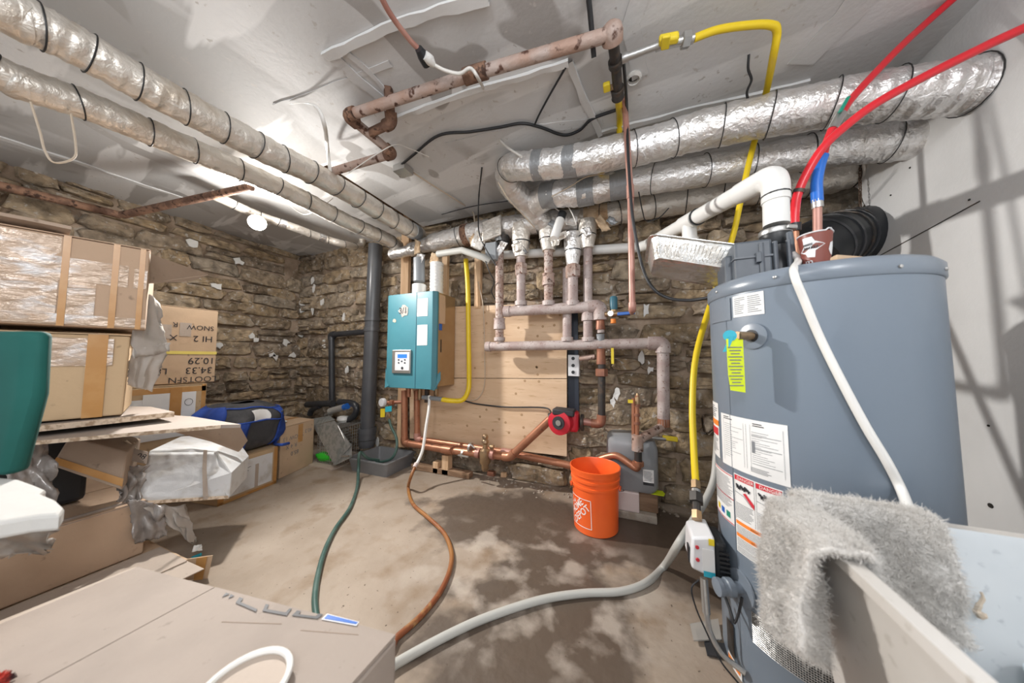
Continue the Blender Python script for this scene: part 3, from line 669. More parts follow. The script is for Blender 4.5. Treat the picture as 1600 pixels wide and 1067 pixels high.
# ================================================================== ceiling pipes
zc = 2.25
pipe('ceiling_pipe', 'long rusty pipe crossing under the ceiling and stepping down to the left ducts', 'pipe', PZ([(958, 52), (743, 115), (543, 181), (614, 240), (520, 268)], zc), .024, 'rust_pipe', bend=.045, fit=1.3, fm='rust_dark')
pipe('ceiling_pipe', 'short rusty branch rising from the stepped ceiling pipe', 'pipe', [P(578, 208, z=zc), P(612, 192, z=zc), P(606, 134, z=H+.01)], .022, 'rust_dark', bend=.04, fit=1.35)
t = pipe('iron_pipe', 'dark iron gas pipe with couplings below the copper ceiling elbow', 'pipe', [P(957, 58, z=zc), P(962, 98, z=zc), P(966, 152, z=zc)], .021, 'iron_dark', bend=.01, fit=1.4)
coupling(P(965, 145, z=zc), P(966, 152, z=zc)-P(962, 98, z=zc), .029, .05, 'iron_dark', t)
MB().lathe([(.038, 0), (.04, .03), (.034, .05), (.02, .06), (.004, .063)], P(957, 66, z=zc), (0, -.9, .25), 20).build('end_elbow', 'rust_pipe', t)
wire('gas_hose', 'short yellow gas hose below the dark iron pipe passing behind the front duct', [P(966, 152, z=zc), P(968, 185, v=1.62), P(965, 222, v=1.72), P(944, 262, v=1.74), P(930, 285, v=1.95)], .016, 'gas_yellow', 'hose')
t = thing('gas_valve', 'small yellow lever valve on the dark iron pipe', 'valve', P(948, 138, z=zc))
MB().tube([P(948, 138, z=zc), P(960, 136, z=zc)], .012, 8).build('stem', 'brass', t); MB().box(P(948, 136, z=zc-.01), (.03, .04, .02)).build('lever', 'handle_yellow', t, 30, .005)
t = pipe('gas_pipe', 'grey gas nipple leading to the yellow shut-off valve', 'pipe', PZ([(972, 92), (1035, 69)], zc), .014, 'steel', ends=True)
t = thing('gas_valve', 'yellow-handled shut-off valve at the start of the long yellow gas hose', 'valve', P(1045, 68, z=zc))
a, b = P(1034, 70, z=zc), P(1084, 60, z=zc)
MB().tube([a, b], .016, 10).build('body', 'steel', t); coupling(P(1072, 62.5, z=zc), b-a, .027, .03, 'steel', t, 'hex_nut', True)
MB().box(P(1045, 61, z=zc-.01), (.07, .03, .03), b-a, None, None).build('handle', 'handle_yellow', t, 30, .008)
MB().box(P(1040, 66, z=zc-.028), (.03, .05, .014), b-a).build('handle_grip', 'handle_yellow', t, 30, .004)
yh = [P(1084, 60, z=zc), P(1120, 47, z=2.27), P(1165, 40, z=2.28), P(1203, 39, z=2.28), P(1214, 50, z=2.27), P(1208, 90, z=2.24), P(1196, 150, v=1.65), P(1183, 205, v=1.72), P(1170, 255, v=1.735), P(1158, 310, v=1.735), P(1146, 365, v=1.73), P(1126, 430, v=1.70), P(1104, 495, v=1.62), P(1087, 560, v=1.54), P(1082, 630, v=1.47), P(1084, 700, v=1.41), P(1087, 755, v=1.37)]
wire('gas_hose', 'long yellow gas hose looping from the ceiling down to the water heater', yh, .0135, 'gas_yellow', 'hose', seg=10)
# boiler gas line
t = wire('gas_pipe', 'yellow gas pipe beside the boiler curving in under it', [P(728, 405, v=2.22), P(731, 450, v=2.22), P(732, 520, v=2.22), P(733, 590, v=2.22), P(731, 612, v=2.2), P(722, 625, v=2.15), P(705, 626, v=2.1), P(690, 624, v=2.07)], .021, 'gas_yellow', 'pipe', seg=12)
# ================================================================== rusty pipe by the left wall
pipe('wall_pipe', 'long brown pipe slung along the top of the left stone wall', 'pipe', [P(-20, 285, u=-3.6), P(188, 336, u=-3.6)], .028, 'rust_dark')
pipe('wall_pipe', 'rusty pipe slanting from the stone wall up to the thin foil pipe', 'pipe', [P(192, 336, u=-3.45), P(310, 310, z=2.2), P(392, 292, z=2.22)], .026, 'rust_dark', bend=.2, fit=1.02)
# ================================================================== black drain stack and branch
t = thing('drain_stack', 'tall black plastic drain stack left of the boiler', 'pipe', P(573, 702, v=2.26))
a, b = P(587, 383, v=2.24), P(573, 698, v=2.24)
MB().tube([a, b], .070, 20).build('pipe_run', 'abs_grey', t)
for y0, y1, r in ((496, 502, .079), (512, 518, .079), (668, 676, .088), (676, 686, .083), (687, 694, .08)):
    x0 = 587-14*(y0-383)/315; MB().tube([P(x0, y0, v=2.24), P(x0, y1, v=2.24)], r, 20).build('hub', 'abs_grey', t, 30)
t = pipe('drain_branch', 'thin black drain pipe branching off the stack and dropping by the corner', 'pipe', [P(576, 518, v=2.27), P(518, 523, v=2.27), P(519, 636, v=2.27)], .032, 'abs_black', bend=.05)
t = thing('sump_fitting', 'black hose and valve fittings with a clear bottle above the wire trap', 'plumbing', P(525, 660, v=2.25))
MB().tube(PV([(480, 632), (520, 630)], 2.25), .036, 12).build('hose', 'abs_black', t); MB().tube(catmull(PV([(484, 648), (488, 640), (500, 634)], 2.25)), .03, 12).build('hose', 'abs_black', t)
MB().tube(catmull(PV([(530, 628), (550, 630), (557, 638), (553, 650), (544, 656)], 2.23)), .033, 12).build('hose', 'abs_black', t)
MB().tube(PV([(516, 642), (538, 636)], 2.18), .035, 12).build('clear_bottle', 'clear_plastic', t); MB().tube(PV([(536, 637), (543, 634.5)], 2.18), .032, 12).build('blue_cap', 'handle_blue', t)
MB().lathe([(.04, 0), (.06, .03), (.055, .06), (.03, .07)], P(536, 660, v=2.2), seg=14).build('white_flange', 'pvc_white', t)
ring(P(513, 648, v=2.18), (1, 0, .3), .03, .06).build('clamp', 'steel', t)
# ================================================================== white vent pipe of the water heater
Vt = P(1213, 352, v=1.25); top = P(1211, 272, v=1.25); wallp = P(1004, 386, v=2.27)
PR = .036; t = thing('vent_pipe', 'white plastic vent pipe arching from the heater top back to the stone wall', 'pipe', wallp)
MB().tube(fillet([Vt, top, wallp, P(905, 392, v=2.28), P(780, 399, v=2.28)], .085, 10), PR, 18).build('pipe_run', 'pvc_white', t)
MB().tube(fillet([top.lerp(Vt, .55), top, top.lerp(wallp, .15)], .095, 10), PR*1.1, 18).build('elbow', 'pvc_white', t)
m_ = top.lerp(wallp, .47); ax = (wallp-top).normalized()
ring(m_, ax, PR*1.16, .12, 18).build('tee', 'pvc_white', t); dnp = m_-Vector((0, 0, .11))
MB().tube([m_, dnp], .035, 14).build('tee_leg', 'pvc_white', t); ring(dnp, (0, 0, 1), .04, .03).build('tee_collar', 'pvc_white', t)
ring(m_-ax*.075, ax, PR*1.2, .006).build('band', 'rubber_black', t); ring(top.lerp(Vt, .42), (0, 0, 1), PR*1.13, .005).build('band', 'rubber_black', t)
MB().tube([dnp, dnp-Vector((0, 0, .20))], .012, 10).build('drain_tube', 'pvc_grey', t)
# ================================================================== red and blue water tubing
cu1, cu2 = P(1276, 372, v=1.34), P(1241, 385, v=1.30)
t = thing('water_tube', 'red water tube with a green valve and a blue lower length into the heater', 'tube', cu1)
MB().tube([cu1-Vector((0, 0, .06)), P(1277, 318, v=1.34)], .0125, 12).build('copper_stub', 'copper_pink', t); ring(P(1277, 319, v=1.34), (0, 0, 1), .016, .03).build('crimp_collar', 'steel', t)
MB().tube(catmull([P(1277, 316, v=1.34), P(1276, 285, v=1.34), P(1281, 258, v=1.34), P(1286, 243, v=1.34)]), .0165, 12).build('blue_tube', 'pex_blue', t)
MB().tube(catmull([P(1286, 243, v=1.34), P(1292, 222, v=1.34), P(1300, 202, v=1.34)]), .0125, 12).build('red_tube', 'pex_red', t)
MB().tube([P(1300, 203, v=1.34), P(1314, 178, v=1.36)], .015, 10).build('valve_body', 'steel', t)
a, b = P(1312, 176, v=1.335), P(1326, 151, v=1.345); MB().box((a+b)/2, (.012, .012, (b-a).length), None, None, b-a).build('valve_handle', 'handle_green', t, 30, .004)
MB().tube(catmull([P(1314, 178, v=1.36), P(1336, 148, v=1.40), P(1400, 80, v=1.47), P(1445, 38, v=1.52), P(1490, -2, z=H)]), .0125, 12).build('red_tube', 'pex_red', t)
t = thing('water_tube', 'red water tube sweeping from the heater up to the right edge', 'tube', cu2)
MB().tube([cu2-Vector((0, 0, .06)), P(1241, 358, v=1.3)], .0125, 12).build('copper_stub', 'copper', t)
MB().tube([P(1241, 362, v=1.3), P(1241, 350, v=1.3)], .019, 12).build('crimp_collar', 'rubber_black', t)
MB().tube(catmull([P(1241, 356, v=1.3), P(1242, 330, v=1.3), P(1246, 305, v=1.3), P(1260, 272, v=1.29), P(1285, 232, v=1.28), P(1318, 200, v=1.28), P(1370, 161, v=1.28), P(1450, 117, v=1.30), P(1540, 72, v=1.32), P(1640, 22, v=1.34), Vector((1.235, 1.40, 2.16))]), .0135, 12).build('red_tube', 'pex_red', t)
ring(P(1248, 299, v=1.3), P(1260, 272, v=1.29)-P(1246, 305, v=1.3), .0165, .012).build('clamp', 'iron_dark', t)
# ================================================================== cables
wire('power_cable', 'black cable hanging from the ceiling across the foil ducts to the heater', [P(974, 92, z=2.3), P(979, 160, v=1.48), P(981, 230, v=1.48), P(985, 300, v=1.46), P(990, 350, v=1.45), P(1003, 415, v=1.44), P(1020, 450, v=1.42), P(1045, 466, v=1.42), P(1080, 469, v=1.38), P(1112, 464, v=1.33)], .007, 'cable_black')
wire('power_cable', 'short black cable dropping from the ceiling near the copper elbow', [P(918, -20, z=H), P(924, 40, z=2.30), P(928, 90, z=2.24)], .010, 'cable_black')
wire('wall_cable', 'dark cable slung along the ceiling from the grey junction box', PZ([(622, 262), (645, 243), (685, 212), (735, 206), (780, 199), (815, 193), (845, 199), (880, 211), (905, 204), (925, 186), (962, 172)], 2.335), .008, 'cable_black')
wire('wall_cable', 'thin dark wire hanging to the rusty union under the ceiling edge', [P(753, 262, z=2.34), P(748, 310, v=2.0), P(748, 360, v=2.0), P(757, 385, v=2.02), P(775, 415, v=2.04)], .005, 'cable_black')
wire('wall_cable', 'black wire twisted up from the ceiling cable to the taped corner', PZ([(835, 196), (842, 180), (858, 150), (884, 105)], 2.335), .005, 'cable_black')
wire('wall_cable', 'black wire end sticking out of the ceiling right of the yellow hose', [P(1170, 85, z=2.34), P(1169, 108, z=2.30), P(1174, 125, z=2.27), P(1167, 145, z=2.25), P(1172, 165, z=2.22)], .005, 'cable_black')
wire('wall_cable', 'two-strand brown thermostat wire down the plywood beside the yellow pipe', [P(747, 440, v=2.27), P(755, 480, v=2.27), P(757, 550, v=2.28), P(757, 600, v=2.28), P(747, 622, v=2.28), P(728, 627, v=2.26)], .004, 'cable_beige')
wire('wall_cable', 'black cable lying across the plywood to the red pump', [P(725, 626, v=2.24), P(745, 631, v=2.28), P(790, 636, v=2.28), P(850, 637, v=2.27), P(862, 645, v=2.2), P(872, 644, v=2.12)], .0065, 'cable_black')
wire('wall_cable', 'thin pale twisted wires from the junction box to the duct above the boiler', [P(646, 270, z=2.33), P(680, 292, z=2.33), P(712, 312, z=2.33), P(738, 330, v=2.2), P(742, 352, v=2.1)], .006, 'cable_beige')
wire('wall_cable', 'white cord running from the splice over the rusty pipe to the bent duct', [P(676, 100, z=2.24), P(695, 110, z=2.23), P(718, 115, z=2.22), P(735, 107, z=2.22), P(748, 124, z=2.2), P(760, 150, v=1.35), P(766, 185, v=1.45), P(772, 206, v=1.5), P(790, 228, v=1.52), P(815, 245, v=1.5)], .007, 'cable_white')
t = thing('extension_cord', 'red cord with a black and white splice below the ceiling', 'cable', P(662, 100, z=2.24))
MB().tube(catmull(PZ([(588, -20), (610, 22), (640, 62), (658, 80)], 2.26)), .010, 10).build('cord', 'copper_pink', t)
MB().tube(PZ([(654, 76), (660, 86), (667, 100)], 2.25), [.015, .022, .02], 12).build('black_sleeve', 'rubber_black', t); MB().tube(PZ([(664, 86), (672, 94), (678, 102)], 2.24), [.016, .02, .010], 10).build('white_connector', 'plaster_white', t)
wire('tie_wire', 'thin wire loop hanging at the far left under the foil pipes', [P(x, y, u=-2.06) for x, y in ((45, 150), (62, 205), (70, 235), (85, 254), (115, 247), (118, 225), (110, 172))], .0035, 'cable_beige', 'wire')
wire('wall_cable', 'thin black wire zigzagging between the ducts right of the pink copper pipe', [P(998, 300, v=1.75), P(1004, 330, v=1.9), P(1010, 345, v=2.05), P(1030, 340, v=2.08), P(1045, 325, v=2.08)], .0035, 'cable_black')
wire('wall_cable', 'thin grey wire along the ceiling edge left of the bent duct', [P(690, 335, z=2.33), P(740, 322, z=2.33), P(800, 313, z=2.33)], .004, 'cable_black')
wire('wall_cable', 'tangled black wire looping by the grey valve box at the leftmost riser', [P(748, 395, v=2.05), P(757, 405, v=2.05), P(765, 425, v=2.06), P(772, 440, v=2.1), P(768, 455, v=2.15), P(775, 470, v=2.2)], .0045, 'cable_black')
wire('wall_cable', 'white cable strand beside the lamp over the thin foil pipe', [P(432, 300, z=2.2), P(450, 318, z=2.2), P(475, 335, z=2.18), P(500, 325, z=2.16), P(520, 310, z=2.2)], .003, 'cable_white')
wire('tie_wire', 'pale string slanting across the two left foil pipes', [P(545, 270, z=2.15), P(590, 240, z=2.2), P(618, 226, z=2.26), P(640, 232, z=2.3), P(670, 245, z=2.33)], .003, 'cable_white', 'wire')
o = MB()
sp = catmull([P(455, 162, z=2.34), P(480, 161, z=2.33), P(497, 170, z=2.30), P(508, 200, z=2.25), P(512, 235, u=-1.7), P(516, 268, u=-1.75)], 6)
mb = MB(); off = R3*.011
mb.v = [p-off for p in sp]+[p+off for p in sp]; n = len(sp); mb.f = [(i, i+1, n+i+1, n+i) for i in range(n-1)]
tag(mb.build('hanging_strap', 'tube_white', None, 60, thick=.002), 'white strap hanging from the ceiling to the upper foil pipe', 'strap')
# junction box, wires
t = thing('junction_box', 'grey metal junction box on the ceiling between the rusty pipe and ducts', 'electrical box', P(630, 268, z=2.30))
MB().box(P(630, 266, z=2.325), (.10, .09, .045)).build('box_body', 'steel', t, 0, .003)
MB().lathe([(.007, 0), (.007, .008)], P(626, 276, z=2.31), (0, -1, -.3), 8).build('knockout', 'rubber_black', t)
# switch plate and its dark board
a, b = P(886, 476, v=2.325), P(905, 668, v=2.325)
tag(MB().span((a.x, 2.325, b.z), (b.x, 2.345, a.z)).build('backing_board', 'navy_board', None, 0), 'narrow dark blue board fixed to the wall right of the plywood', 'board')
t = thing('outlet_box', 'white electrical box with three black knockouts right of the plywood', 'electrical box', P(897, 590, v=2.25))
MB().box(P(897, 571, v=2.27), (.085, .05, .165), (1, 0, -.03)).build('box_body', 'panel_white', t, 0, .005)
for y in (560, 571, 581.5):
    MB().lathe([(.013, 0), (.013, .004)], P(895.5, y, v=2.243), (0, -1, 0), 14).build('knockout', 'rubber_black', t)
MB().tube([P(906, 560, v=2.2), P(930, 557, v=2.18)], .02, 10).build('conduit_elbow', 'rust_pipe', t)
# hanging white cylinder under the ducts
t = thing('white_canister', 'white cylinder with a black neck hanging under the bent duct', 'canister', P(868, 376, v=1.95))
a, b = P(866, 372, v=1.92), P(876, 342, v=1.95)
MB().tube([a, a.lerp(b, .04), a.lerp(b, .95), b], [.026, .031, .031, .027], 16).build('body', 'pvc_white', t)
MB().tube([b, b+(b-a)*.32], .03, 14).build('neck', 'rubber_black', t)
wire('cord', '', [b+(b-a)*.3, P(865, 322, v=1.94), P(885, 321, v=1.93), P(897, 340, v=1.93), P(899, 352, v=1.95), P(885, 350, v=2.0)], .004, 'cable_white', parent=t)
wire('wall_cable', 'thin beige wire slanting down the bent duct to its torn sleeve', [P(778, 285, v=1.6), P(795, 312, v=1.7), P(815, 333, v=1.85), P(835, 355, v=2.0)], .005, 'cable_beige')
wire('wall_cable', 'beige wire crossing in front of the taped middle duct', [P(862, 307, v=1.76), P(890, 292, v=1.74), P(915, 277, v=1.73), P(945, 271, v=1.73)], .004, 'cable_beige')
# flood lamp clamped to the thin pipe
lp = P(428, 364, z=2.10); ld = (P(470, 395, d=1.9)-P(406, 338, z=2.18)).normalized()
ld = Vector((.72, -.45, -.50)).normalized()
t = thing('flood_lamp', 'lit reflector flood lamp clamped to the thin foil pipe', 'lamp', lp)
b0 = P(405, 344, z=2.16)
MB().tube([b0-ld*.03, b0+ld*.035], .022, 14).build('socket', 'foil_bright', t)
MB().lathe([(.016, .03), (.022, .045), (.048, .10), (.058, .12)], b0, ld, 20, False).build('reflector', 'bulb_silver', t)
MB().lathe([(.056, .118), (.054, .128), (.03, .136), (.001, .139)], b0, ld, 20, False).build('lens', 'bulb_glow', t)
lamp('flood_beam', 'SPOT', b0+ld*.16, 215, (1, .965, .92), .04, b0+Vector((.90, -.12, -.50))*3, 120).parent = None
lamp('flood_spill', 'POINT', b0+ld*.19, 13, (1, .965, .92), .05)
# ================================================================== plywood backing
vp = 2.298
def sheet(pts, label, knots):
    q = PV(pts, vp); o = thing('plywood_sheet', label, 'plywood', q[0])
    MB().slab(q, (0, .014, 0)).build('panel', 'plywood', o, 0)
    for x, y in knots:
        p = P(x, y, v=vp-.0006); MB().lathe([(.011, 0), (.010, .0008)], p, (0, -1, 0), 9).build('knot', 'wood_edge', o)
sheet([(640, 590), (885.5, 591), (885.5, 473.5), (640, 481)], 'upper plywood sheet behind the pipe headers', ((760, 505), (756, 520), (848, 510), (866, 508), (875, 492), (757, 488), (810, 512), (840, 525), (742, 575), (838, 573), (840, 585)))
sheet([(640, 684.5), (885.5, 713), (885.5, 592), (640, 591)], 'lower plywood sheet behind the boiler pipework', ((839, 574), (842, 596), (806, 615), (820, 595), (790, 660), (815, 648), (770, 672), (818, 668), (730, 665), (750, 651), (780, 655), (820, 682), (760, 640), (795, 676)))
# ================================================================== boiler
vf, vb = 1.98, 2.285
bl = P(600, 607, v=vf); tl = P(600, 461, v=vf); br = P(678, 607, v=vf)
x0, x1, z0, z1 = bl.x, br.x, P(640, 607, v=vf).z, P(640, 458, v=vf).z
t = thing('boiler', 'teal wall-hung boiler with a brown side and white control panel', 'boiler', ((x0+x1)/2, (vf+vb)/2, z0))
c = .045
cover = [(x0, vf+.05), (x0+.01, vf+.012), (x0+c, vf), (x1-c*.6, vf), (x1, vf+.03), (x1, vf+.05)]
MB().hexa([Vector((x, y, z0)) for x, y in cover], [Vector((x, y, z1)) for x, y in cover]).build('front_cover', 'teal_paint', t, 30, .003)
MB().span((x0+.004, vf+.05, z0+.02), (x1-.003, vb, z1-.004)).build('cabinet', 'bronze_panel', t, 0, .004)
bx = lambda s, q: Vector((x0+(x1-x0)*s, vf-.0012, z0+(z1-z0)*q))
def bquad(name, s0, s1, q0, q1, m, th=.002, bev=0, par=None, yo=0):
    return MB().span(bx(s0, q0)+Vector((0, yo, 0)), bx(s1, q1)+Vector((0, yo-th, 0))).build(name, m, par or t, 0, bev)
# raised vertical seam, labels, torn badge
bquad('cover_seam', .635, .642, 0, 1, 'teal_dark', .001)
bquad('paper_label', .655, .86, .745, .93, 'paper_white', .001); bquad('paper_label', .665, .86, .445, .655, 'paper_white', .001)
bg = blob(14, bx(.38, .82), (1, 0, 0), (0, 0, 1), .055, .048, (0, -.0015, 0), .28, 3).build('torn_badge', 'scar', t, 0)
lettering('3/1', .075, planef(bx(.37, .815)+Vector((0, -.0025, 0)), (1, 0, 0), (0, 0, 1)), 'print_black', bg)
blob(9, bx(.19, .715), (1, 0, 0), (0, 0, 1), .018, .016, (0, -.0008, 0), .2, 5).build('yellow_smudge', 'cable_beige', t, 0)
cp = bquad('control_panel', .18, .56, .155, .40, 'steel', .012, .003)
bquad('panel_face', .245, .54, .185, .375, 'panel_white', .014, .002, cp)
bquad('display', .30, .49, .315, .355, 'lcd_blue', .0155, 0, cp)
for s_, q_ in ((.325, .296), (.45, .296), (.388, .281), (.325, .265), (.45, .265)): bquad('button', s_-.014, s_+.014, q_-.007, q_+.007, 'navy_board', .016, 0, cp)
MB().lathe([(.012, 0), (.012, .003)], bx(.40, .21)+Vector((0, -.0135, 0)), (0, -1, 0), 14).build('dial', 'print_black', cp)
# peeled film at the lower corners
for q in ([(x0-.035, vf+.05, z0+.17), (x0-.002, vf+.03, z0+.13), (x0+.06, vf-.004, z0+.015), (x0+.01, vf+.0, z0-.005)], [(x1+.02, vf+.06, z0+.15), (x1-.09, vf-.004, z0+.005), (x1-.01, vf+.02, z0-.01), (x1+.03, vf+.05, z0+.08)]):
    MB().slab(q, (0, -.002, 0)).build('peeled_film', 'teal_paint', t, 0)
sx = x1-.0025
MB().span((sx, vf+.06, z0+.56), (sx+.002, vf+.145, z1-.02)).build('side_label', 'kraft_light', t, 0)
MB().span((sx, vf+.06, z0+.50), (sx+.003, vf+.10, z0+.555)).build('blue_sticker', 'handle_blue', t, 0)
MB().span((sx, vf+.085, z0+.31), (sx+.003, vf+.095, z0+.42)).build('vent_slot', 'rubber_black', t, 0)
# stubs under the boiler
for dx, ln, r, m in ((.12, .10, .02, 'copper'), (.25, .12, .02, 'brass'), (.33, .14, .022, 'iron_dark'), (.43, .08, .02, 'brass')):
    MB().tube([(x0+dx, 2.16, z0+.03), (x0+dx, 2.16, z0-ln)], r, 12).build('connection_stub', m, t)
MB().tube([(x0+.32, 2.12, z0-.09), P(692, 624, v=2.07)], .02, 12).build('gas_connection', 'pvc_grey', t)
pipe('flue_pipe', 'grey plastic flue pipe with a white collar on the boiler top', 'pipe', [P(655, 440, v=2.1), P(655, 404, v=2.1)], .052, 'pvc_grey')
tt = tag(MB().lathe([(.062, 0), (.062, .10), (.057, .105)], Vector((P(655, 452, v=2.1).x, 2.1, z1)), seg=20).build('flue_collar', 'pvc_white'), 'white collar around the foot of the grey flue pipe', 'collar')
p0 = P(682, 455, v=2.13); t2 = thing('flue_pipe', 'white ribbed flue pipe on the right of the boiler top', 'pipe', (p0.x, 2.13, z1))
prof = [(.062, 0), (.057, .05)]
for k in range(8): prof += [(.057, .06+k*.03), (.060, .065+k*.03), (.060, .078+k*.03), (.057, .083+k*.03)]
MB().lathe(prof, (p0.x, 2.13, z1), seg=22).build('pipe_run', 'pvc_white', t2, 40)
tag(MB().tube([P(684, 397, v=2.06), P(722, 391, v=2.05), P(755, 402, v=2.05), P(765, 408, v=2.08)], .028, 14).build('drain_pipe', 'hose_grey', None), 'white pipe crossing under the fat foil duct above the boiler', 'pipe')
# gauge assembly left of the boiler
t = thing('pressure_gauge', 'white dial gauge on a copper tee left of the boiler', 'gauge', P(596, 640, v=2.12))
MB().lathe([(.036, 0), (.04, .006), (.04, .03)], P(595.5, 629, v=2.09), (.1, 1, 0), 20).build('dial', 'panel_white', t)
MB().tube([P(604, 629, v=2.13), P(632, 628, v=2.2)], .018, 10).build('tee_pipe', 'bronze_red', t); coupling(P(612, 629, v=2.14), (1, 0, 0), .026, .04, 'copper', t, 'union', True)
MB().box(P(598, 645, v=2.11), (.045, .004, .08), (1, .2, .1)).build('yellow_tag', 'handle_yellow', t, 0); MB().box(P(607, 639, v=2.09), (.07, .004, .05), (1, .1, .15)).build('blue_tag', 'tag_teal', t, 0)
MB().lathe([(.012, 0), (.017, .02), (.012, .035)], P(608, 652, v=2.12), seg=10).build('brass_tap', 'brass', t)
# ================================================================== WATER HEATER
TC, TR, TZ = Vector((.555, 1.263, 0)), .265, 1.29
def CYL(px, py, R=TR):
    r = ray(px, py); o = EYE-TC; a = r.x*r.x+r.y*r.y; b = o.x*r.x+o.y*r.y; c = o.x**2+o.y**2-R*R
    d = b*b-a*c
    tt = (-b-math.sqrt(d))/a if d >= 0 else -b/a
    return EYE+r*tt
def AZ(px, py):
    p = CYL(px, py); return math.atan2(p.y-TC.y, p.x-TC.x) % (2*math.pi), p.z
def onc(a, z, off=0): return Vector((TC.x+math.cos(a)*(TR+off), TC.y+math.sin(a)*(TR+off), z))
A0 = math.atan2(-TC.y, -TC.x)
wh = thing('water_heater', 'tall blue-grey cylindrical water heater with warning labels', 'water heater', TC)
MB().lathe([(TR-.03, .0), (TR-.004, .012), (TR, .03), (TR, TZ-.045)], TC, seg=72).build('jacket', 'tank_grey', wh, 40)
MB().lathe([(TR+.002, TZ-.05), (TR+.005, TZ-.046), (TR+.005, TZ-.012), (TR-.005, TZ), (TR-.03, TZ+.006), (.05, TZ+.012)], TC, seg=72).build('top_cap', 'tank_rim', wh, 40)
def cpatch(name, a0, a1, z0, z1, m, par=wh, off=.0012, n=14):
    mb = MB().grid(lambda s, q: onc(a0+(a1-a0)*s, (z0[0]+(z0[1]-z0[0])*s if isinstance(z0, tuple) else z0)*(1-q)+(z1[0]+(z1[1]-z1[0])*s if isinstance(z1, tuple) else z1)*q, off), n, 1)
    return mb.build(name, m, par, 60)
def clabel(name, tlp, brp, m='paper_white', off=.0012):
    a0, za = AZ(*tlp); a1, zb = AZ(*brp); o = cpatch(name, a0, a1, zb, za, m, wh, off); return o, a0, a1, zb, za
def lines(par, a0, a1, z0, z1, n, m='print_grey', fill=.45, off=.002, seed=1, ml=.55):
    rd = random.Random(seed); mb = MB()
    for k in range(n):
        zc_ = z1-(z1-z0)*(k+.5)/n; h_ = (z1-z0)/n*fill; e = a0+(a1-a0)*rd.uniform(ml, 1)
        q = 6; mb.grid(lambda s, w: onc(a0+(e-a0)*s, zc_-h_/2+h_*w, off), q, 1)
    return mb.build('print', m, par, 0)
def ctext(s, size, a, z, m, par, off=.0026, sx=1):
    return lettering(s, size, lambda x, y: onc(a+x*sx/TR, z+y, off), m, par)
# vertical seam of the left access cover, rivets
for x in (1139,):
    a_, _ = AZ(x, 600); cpatch('jacket_seam', a_-.004, a_+.004, .02, TZ-.05, 'tank_rim', off=.0015, n=2)
a_, zt = AZ(1112, 475); a2, zb = AZ(1143, 500)
cpatch('cover_plate', a_, a2, zb, zt, 'tank_rim', off=.003)
for x, y in ((1211, 433), (1407, 416), (1120, 456), (1478, 420)):
    p = CYL(x, y, TR+.006); MB().lathe([(.005, 0), (.004, .003), (.001, .004)], p, p-Vector((TC.x, TC.y, p.z)), 8).build('screw', 'steel', wh)
o, a0, a1, z0, z1 = clabel('rating_label', (1145, 464), (1195, 490)); lines(o, a0+.02, a0+(a1-a0)*.45, z0+.008, z1-.006, 9, fill=.35, seed=2); lines(o, a0+(a1-a0)*.52, a1-.02, z0+.008, z1-.006, 9, fill=.35, seed=5)
# wiring diagram label
a0, z1 = AZ(1127, 645); a1, z0 = AZ(1236, 762)
z1 = (z1+AZ(1233, 664)[1])/2; o = cpatch('diagram_label', a0, a1, z0, z1, 'paper_white'); W_ = a1-a0; Hh = z1-z0
lines(o, a0+W_*.08, a0+W_*.28, z1-Hh*.10, z1-Hh*.03, 2, 'print_black'); lines(o, a0+W_*.60, a0+W_*.78, z1-Hh*.12, z1-Hh*.05, 2, 'print_black', seed=3)
lines(o, a0+W_*.10, a0+W_*.45, z0+Hh*.18, z1-Hh*.16, 17, fill=.18, seed=8, ml=.3); lines(o, a0+W_*.58, a0+W_*.92, z0+Hh*.25, z1-Hh*.2, 15, fill=.18, seed=9, ml=.3)
lines(o, a0+W_*.55, a0+W_*.9, z0+Hh*.07, z0+Hh*.16, 4, seed=4)
mb = MB()
for s_ in (.07, .46, .50, .56, .95):
    mb.grid(lambda s, q: onc(a0+W_*s_+.003*s, z0+Hh*(.10+.8*q), .002), 1, 1)
for q_ in (.22, .5, .72): mb.grid(lambda s, q: onc(a0+W_*(.58+.35*s), z0+Hh*q_+.0015*q, .002), 6, 1)
mb.build('diagram_rules', 'print_grey', o, 0)
mb = MB(); mb.grid(lambda s, q: onc(a0+W_*(.58+.04*s), z0+Hh*(.42+.2*q), .0022), 2, 1); mb.build('diagram_block', 'print_grey', o, 0)
# left narrow warning strip
o, a0, a1, z0, z1 = clabel('warning_strip', (1114, 625), (1126, 716)); h_ = z1-z0
cpatch('orange_header', a0, a1, z1-h_*.42, z1-h_*.32, 'print_orange', o, .002, 3); cpatch('red_symbol', a0+.03, a1-.02, z1-h_*.6, z1-h_*.46, 'print_red', o, .0022, 3); lines(o, a0+.01, a1-.01, z0+.01, z1-h_*.62, 10)
lines(o, a0+.01, a1-.01, z1-h_*.28, z1-.01, 6)
# text column
o, a0, a1, z0, z1 = clabel('text_label', (1119, 722), (1149, 823)); h_ = z1-z0
lines(o, a0+.01, a1-.01, z0+h_*.3, z1-.012, 26, fill=.4, seed=3, ml=.8)
for q_ in (.985, .52, .03): cpatch('red_rule', a0, a1, z0+h_*q_-.003, z0+h_*q_, 'print_red', o, .002, 4)
for k, m in enumerate(('gas_yellow', 'handle_blue', 'handle_green')): cpatch('picture', a0+(a1-a0)*(.2+.25*k), a0+(a1-a0)*(.36+.25*k), z0+h_*.10, z0+h_*.22, m, o, .002, 2)
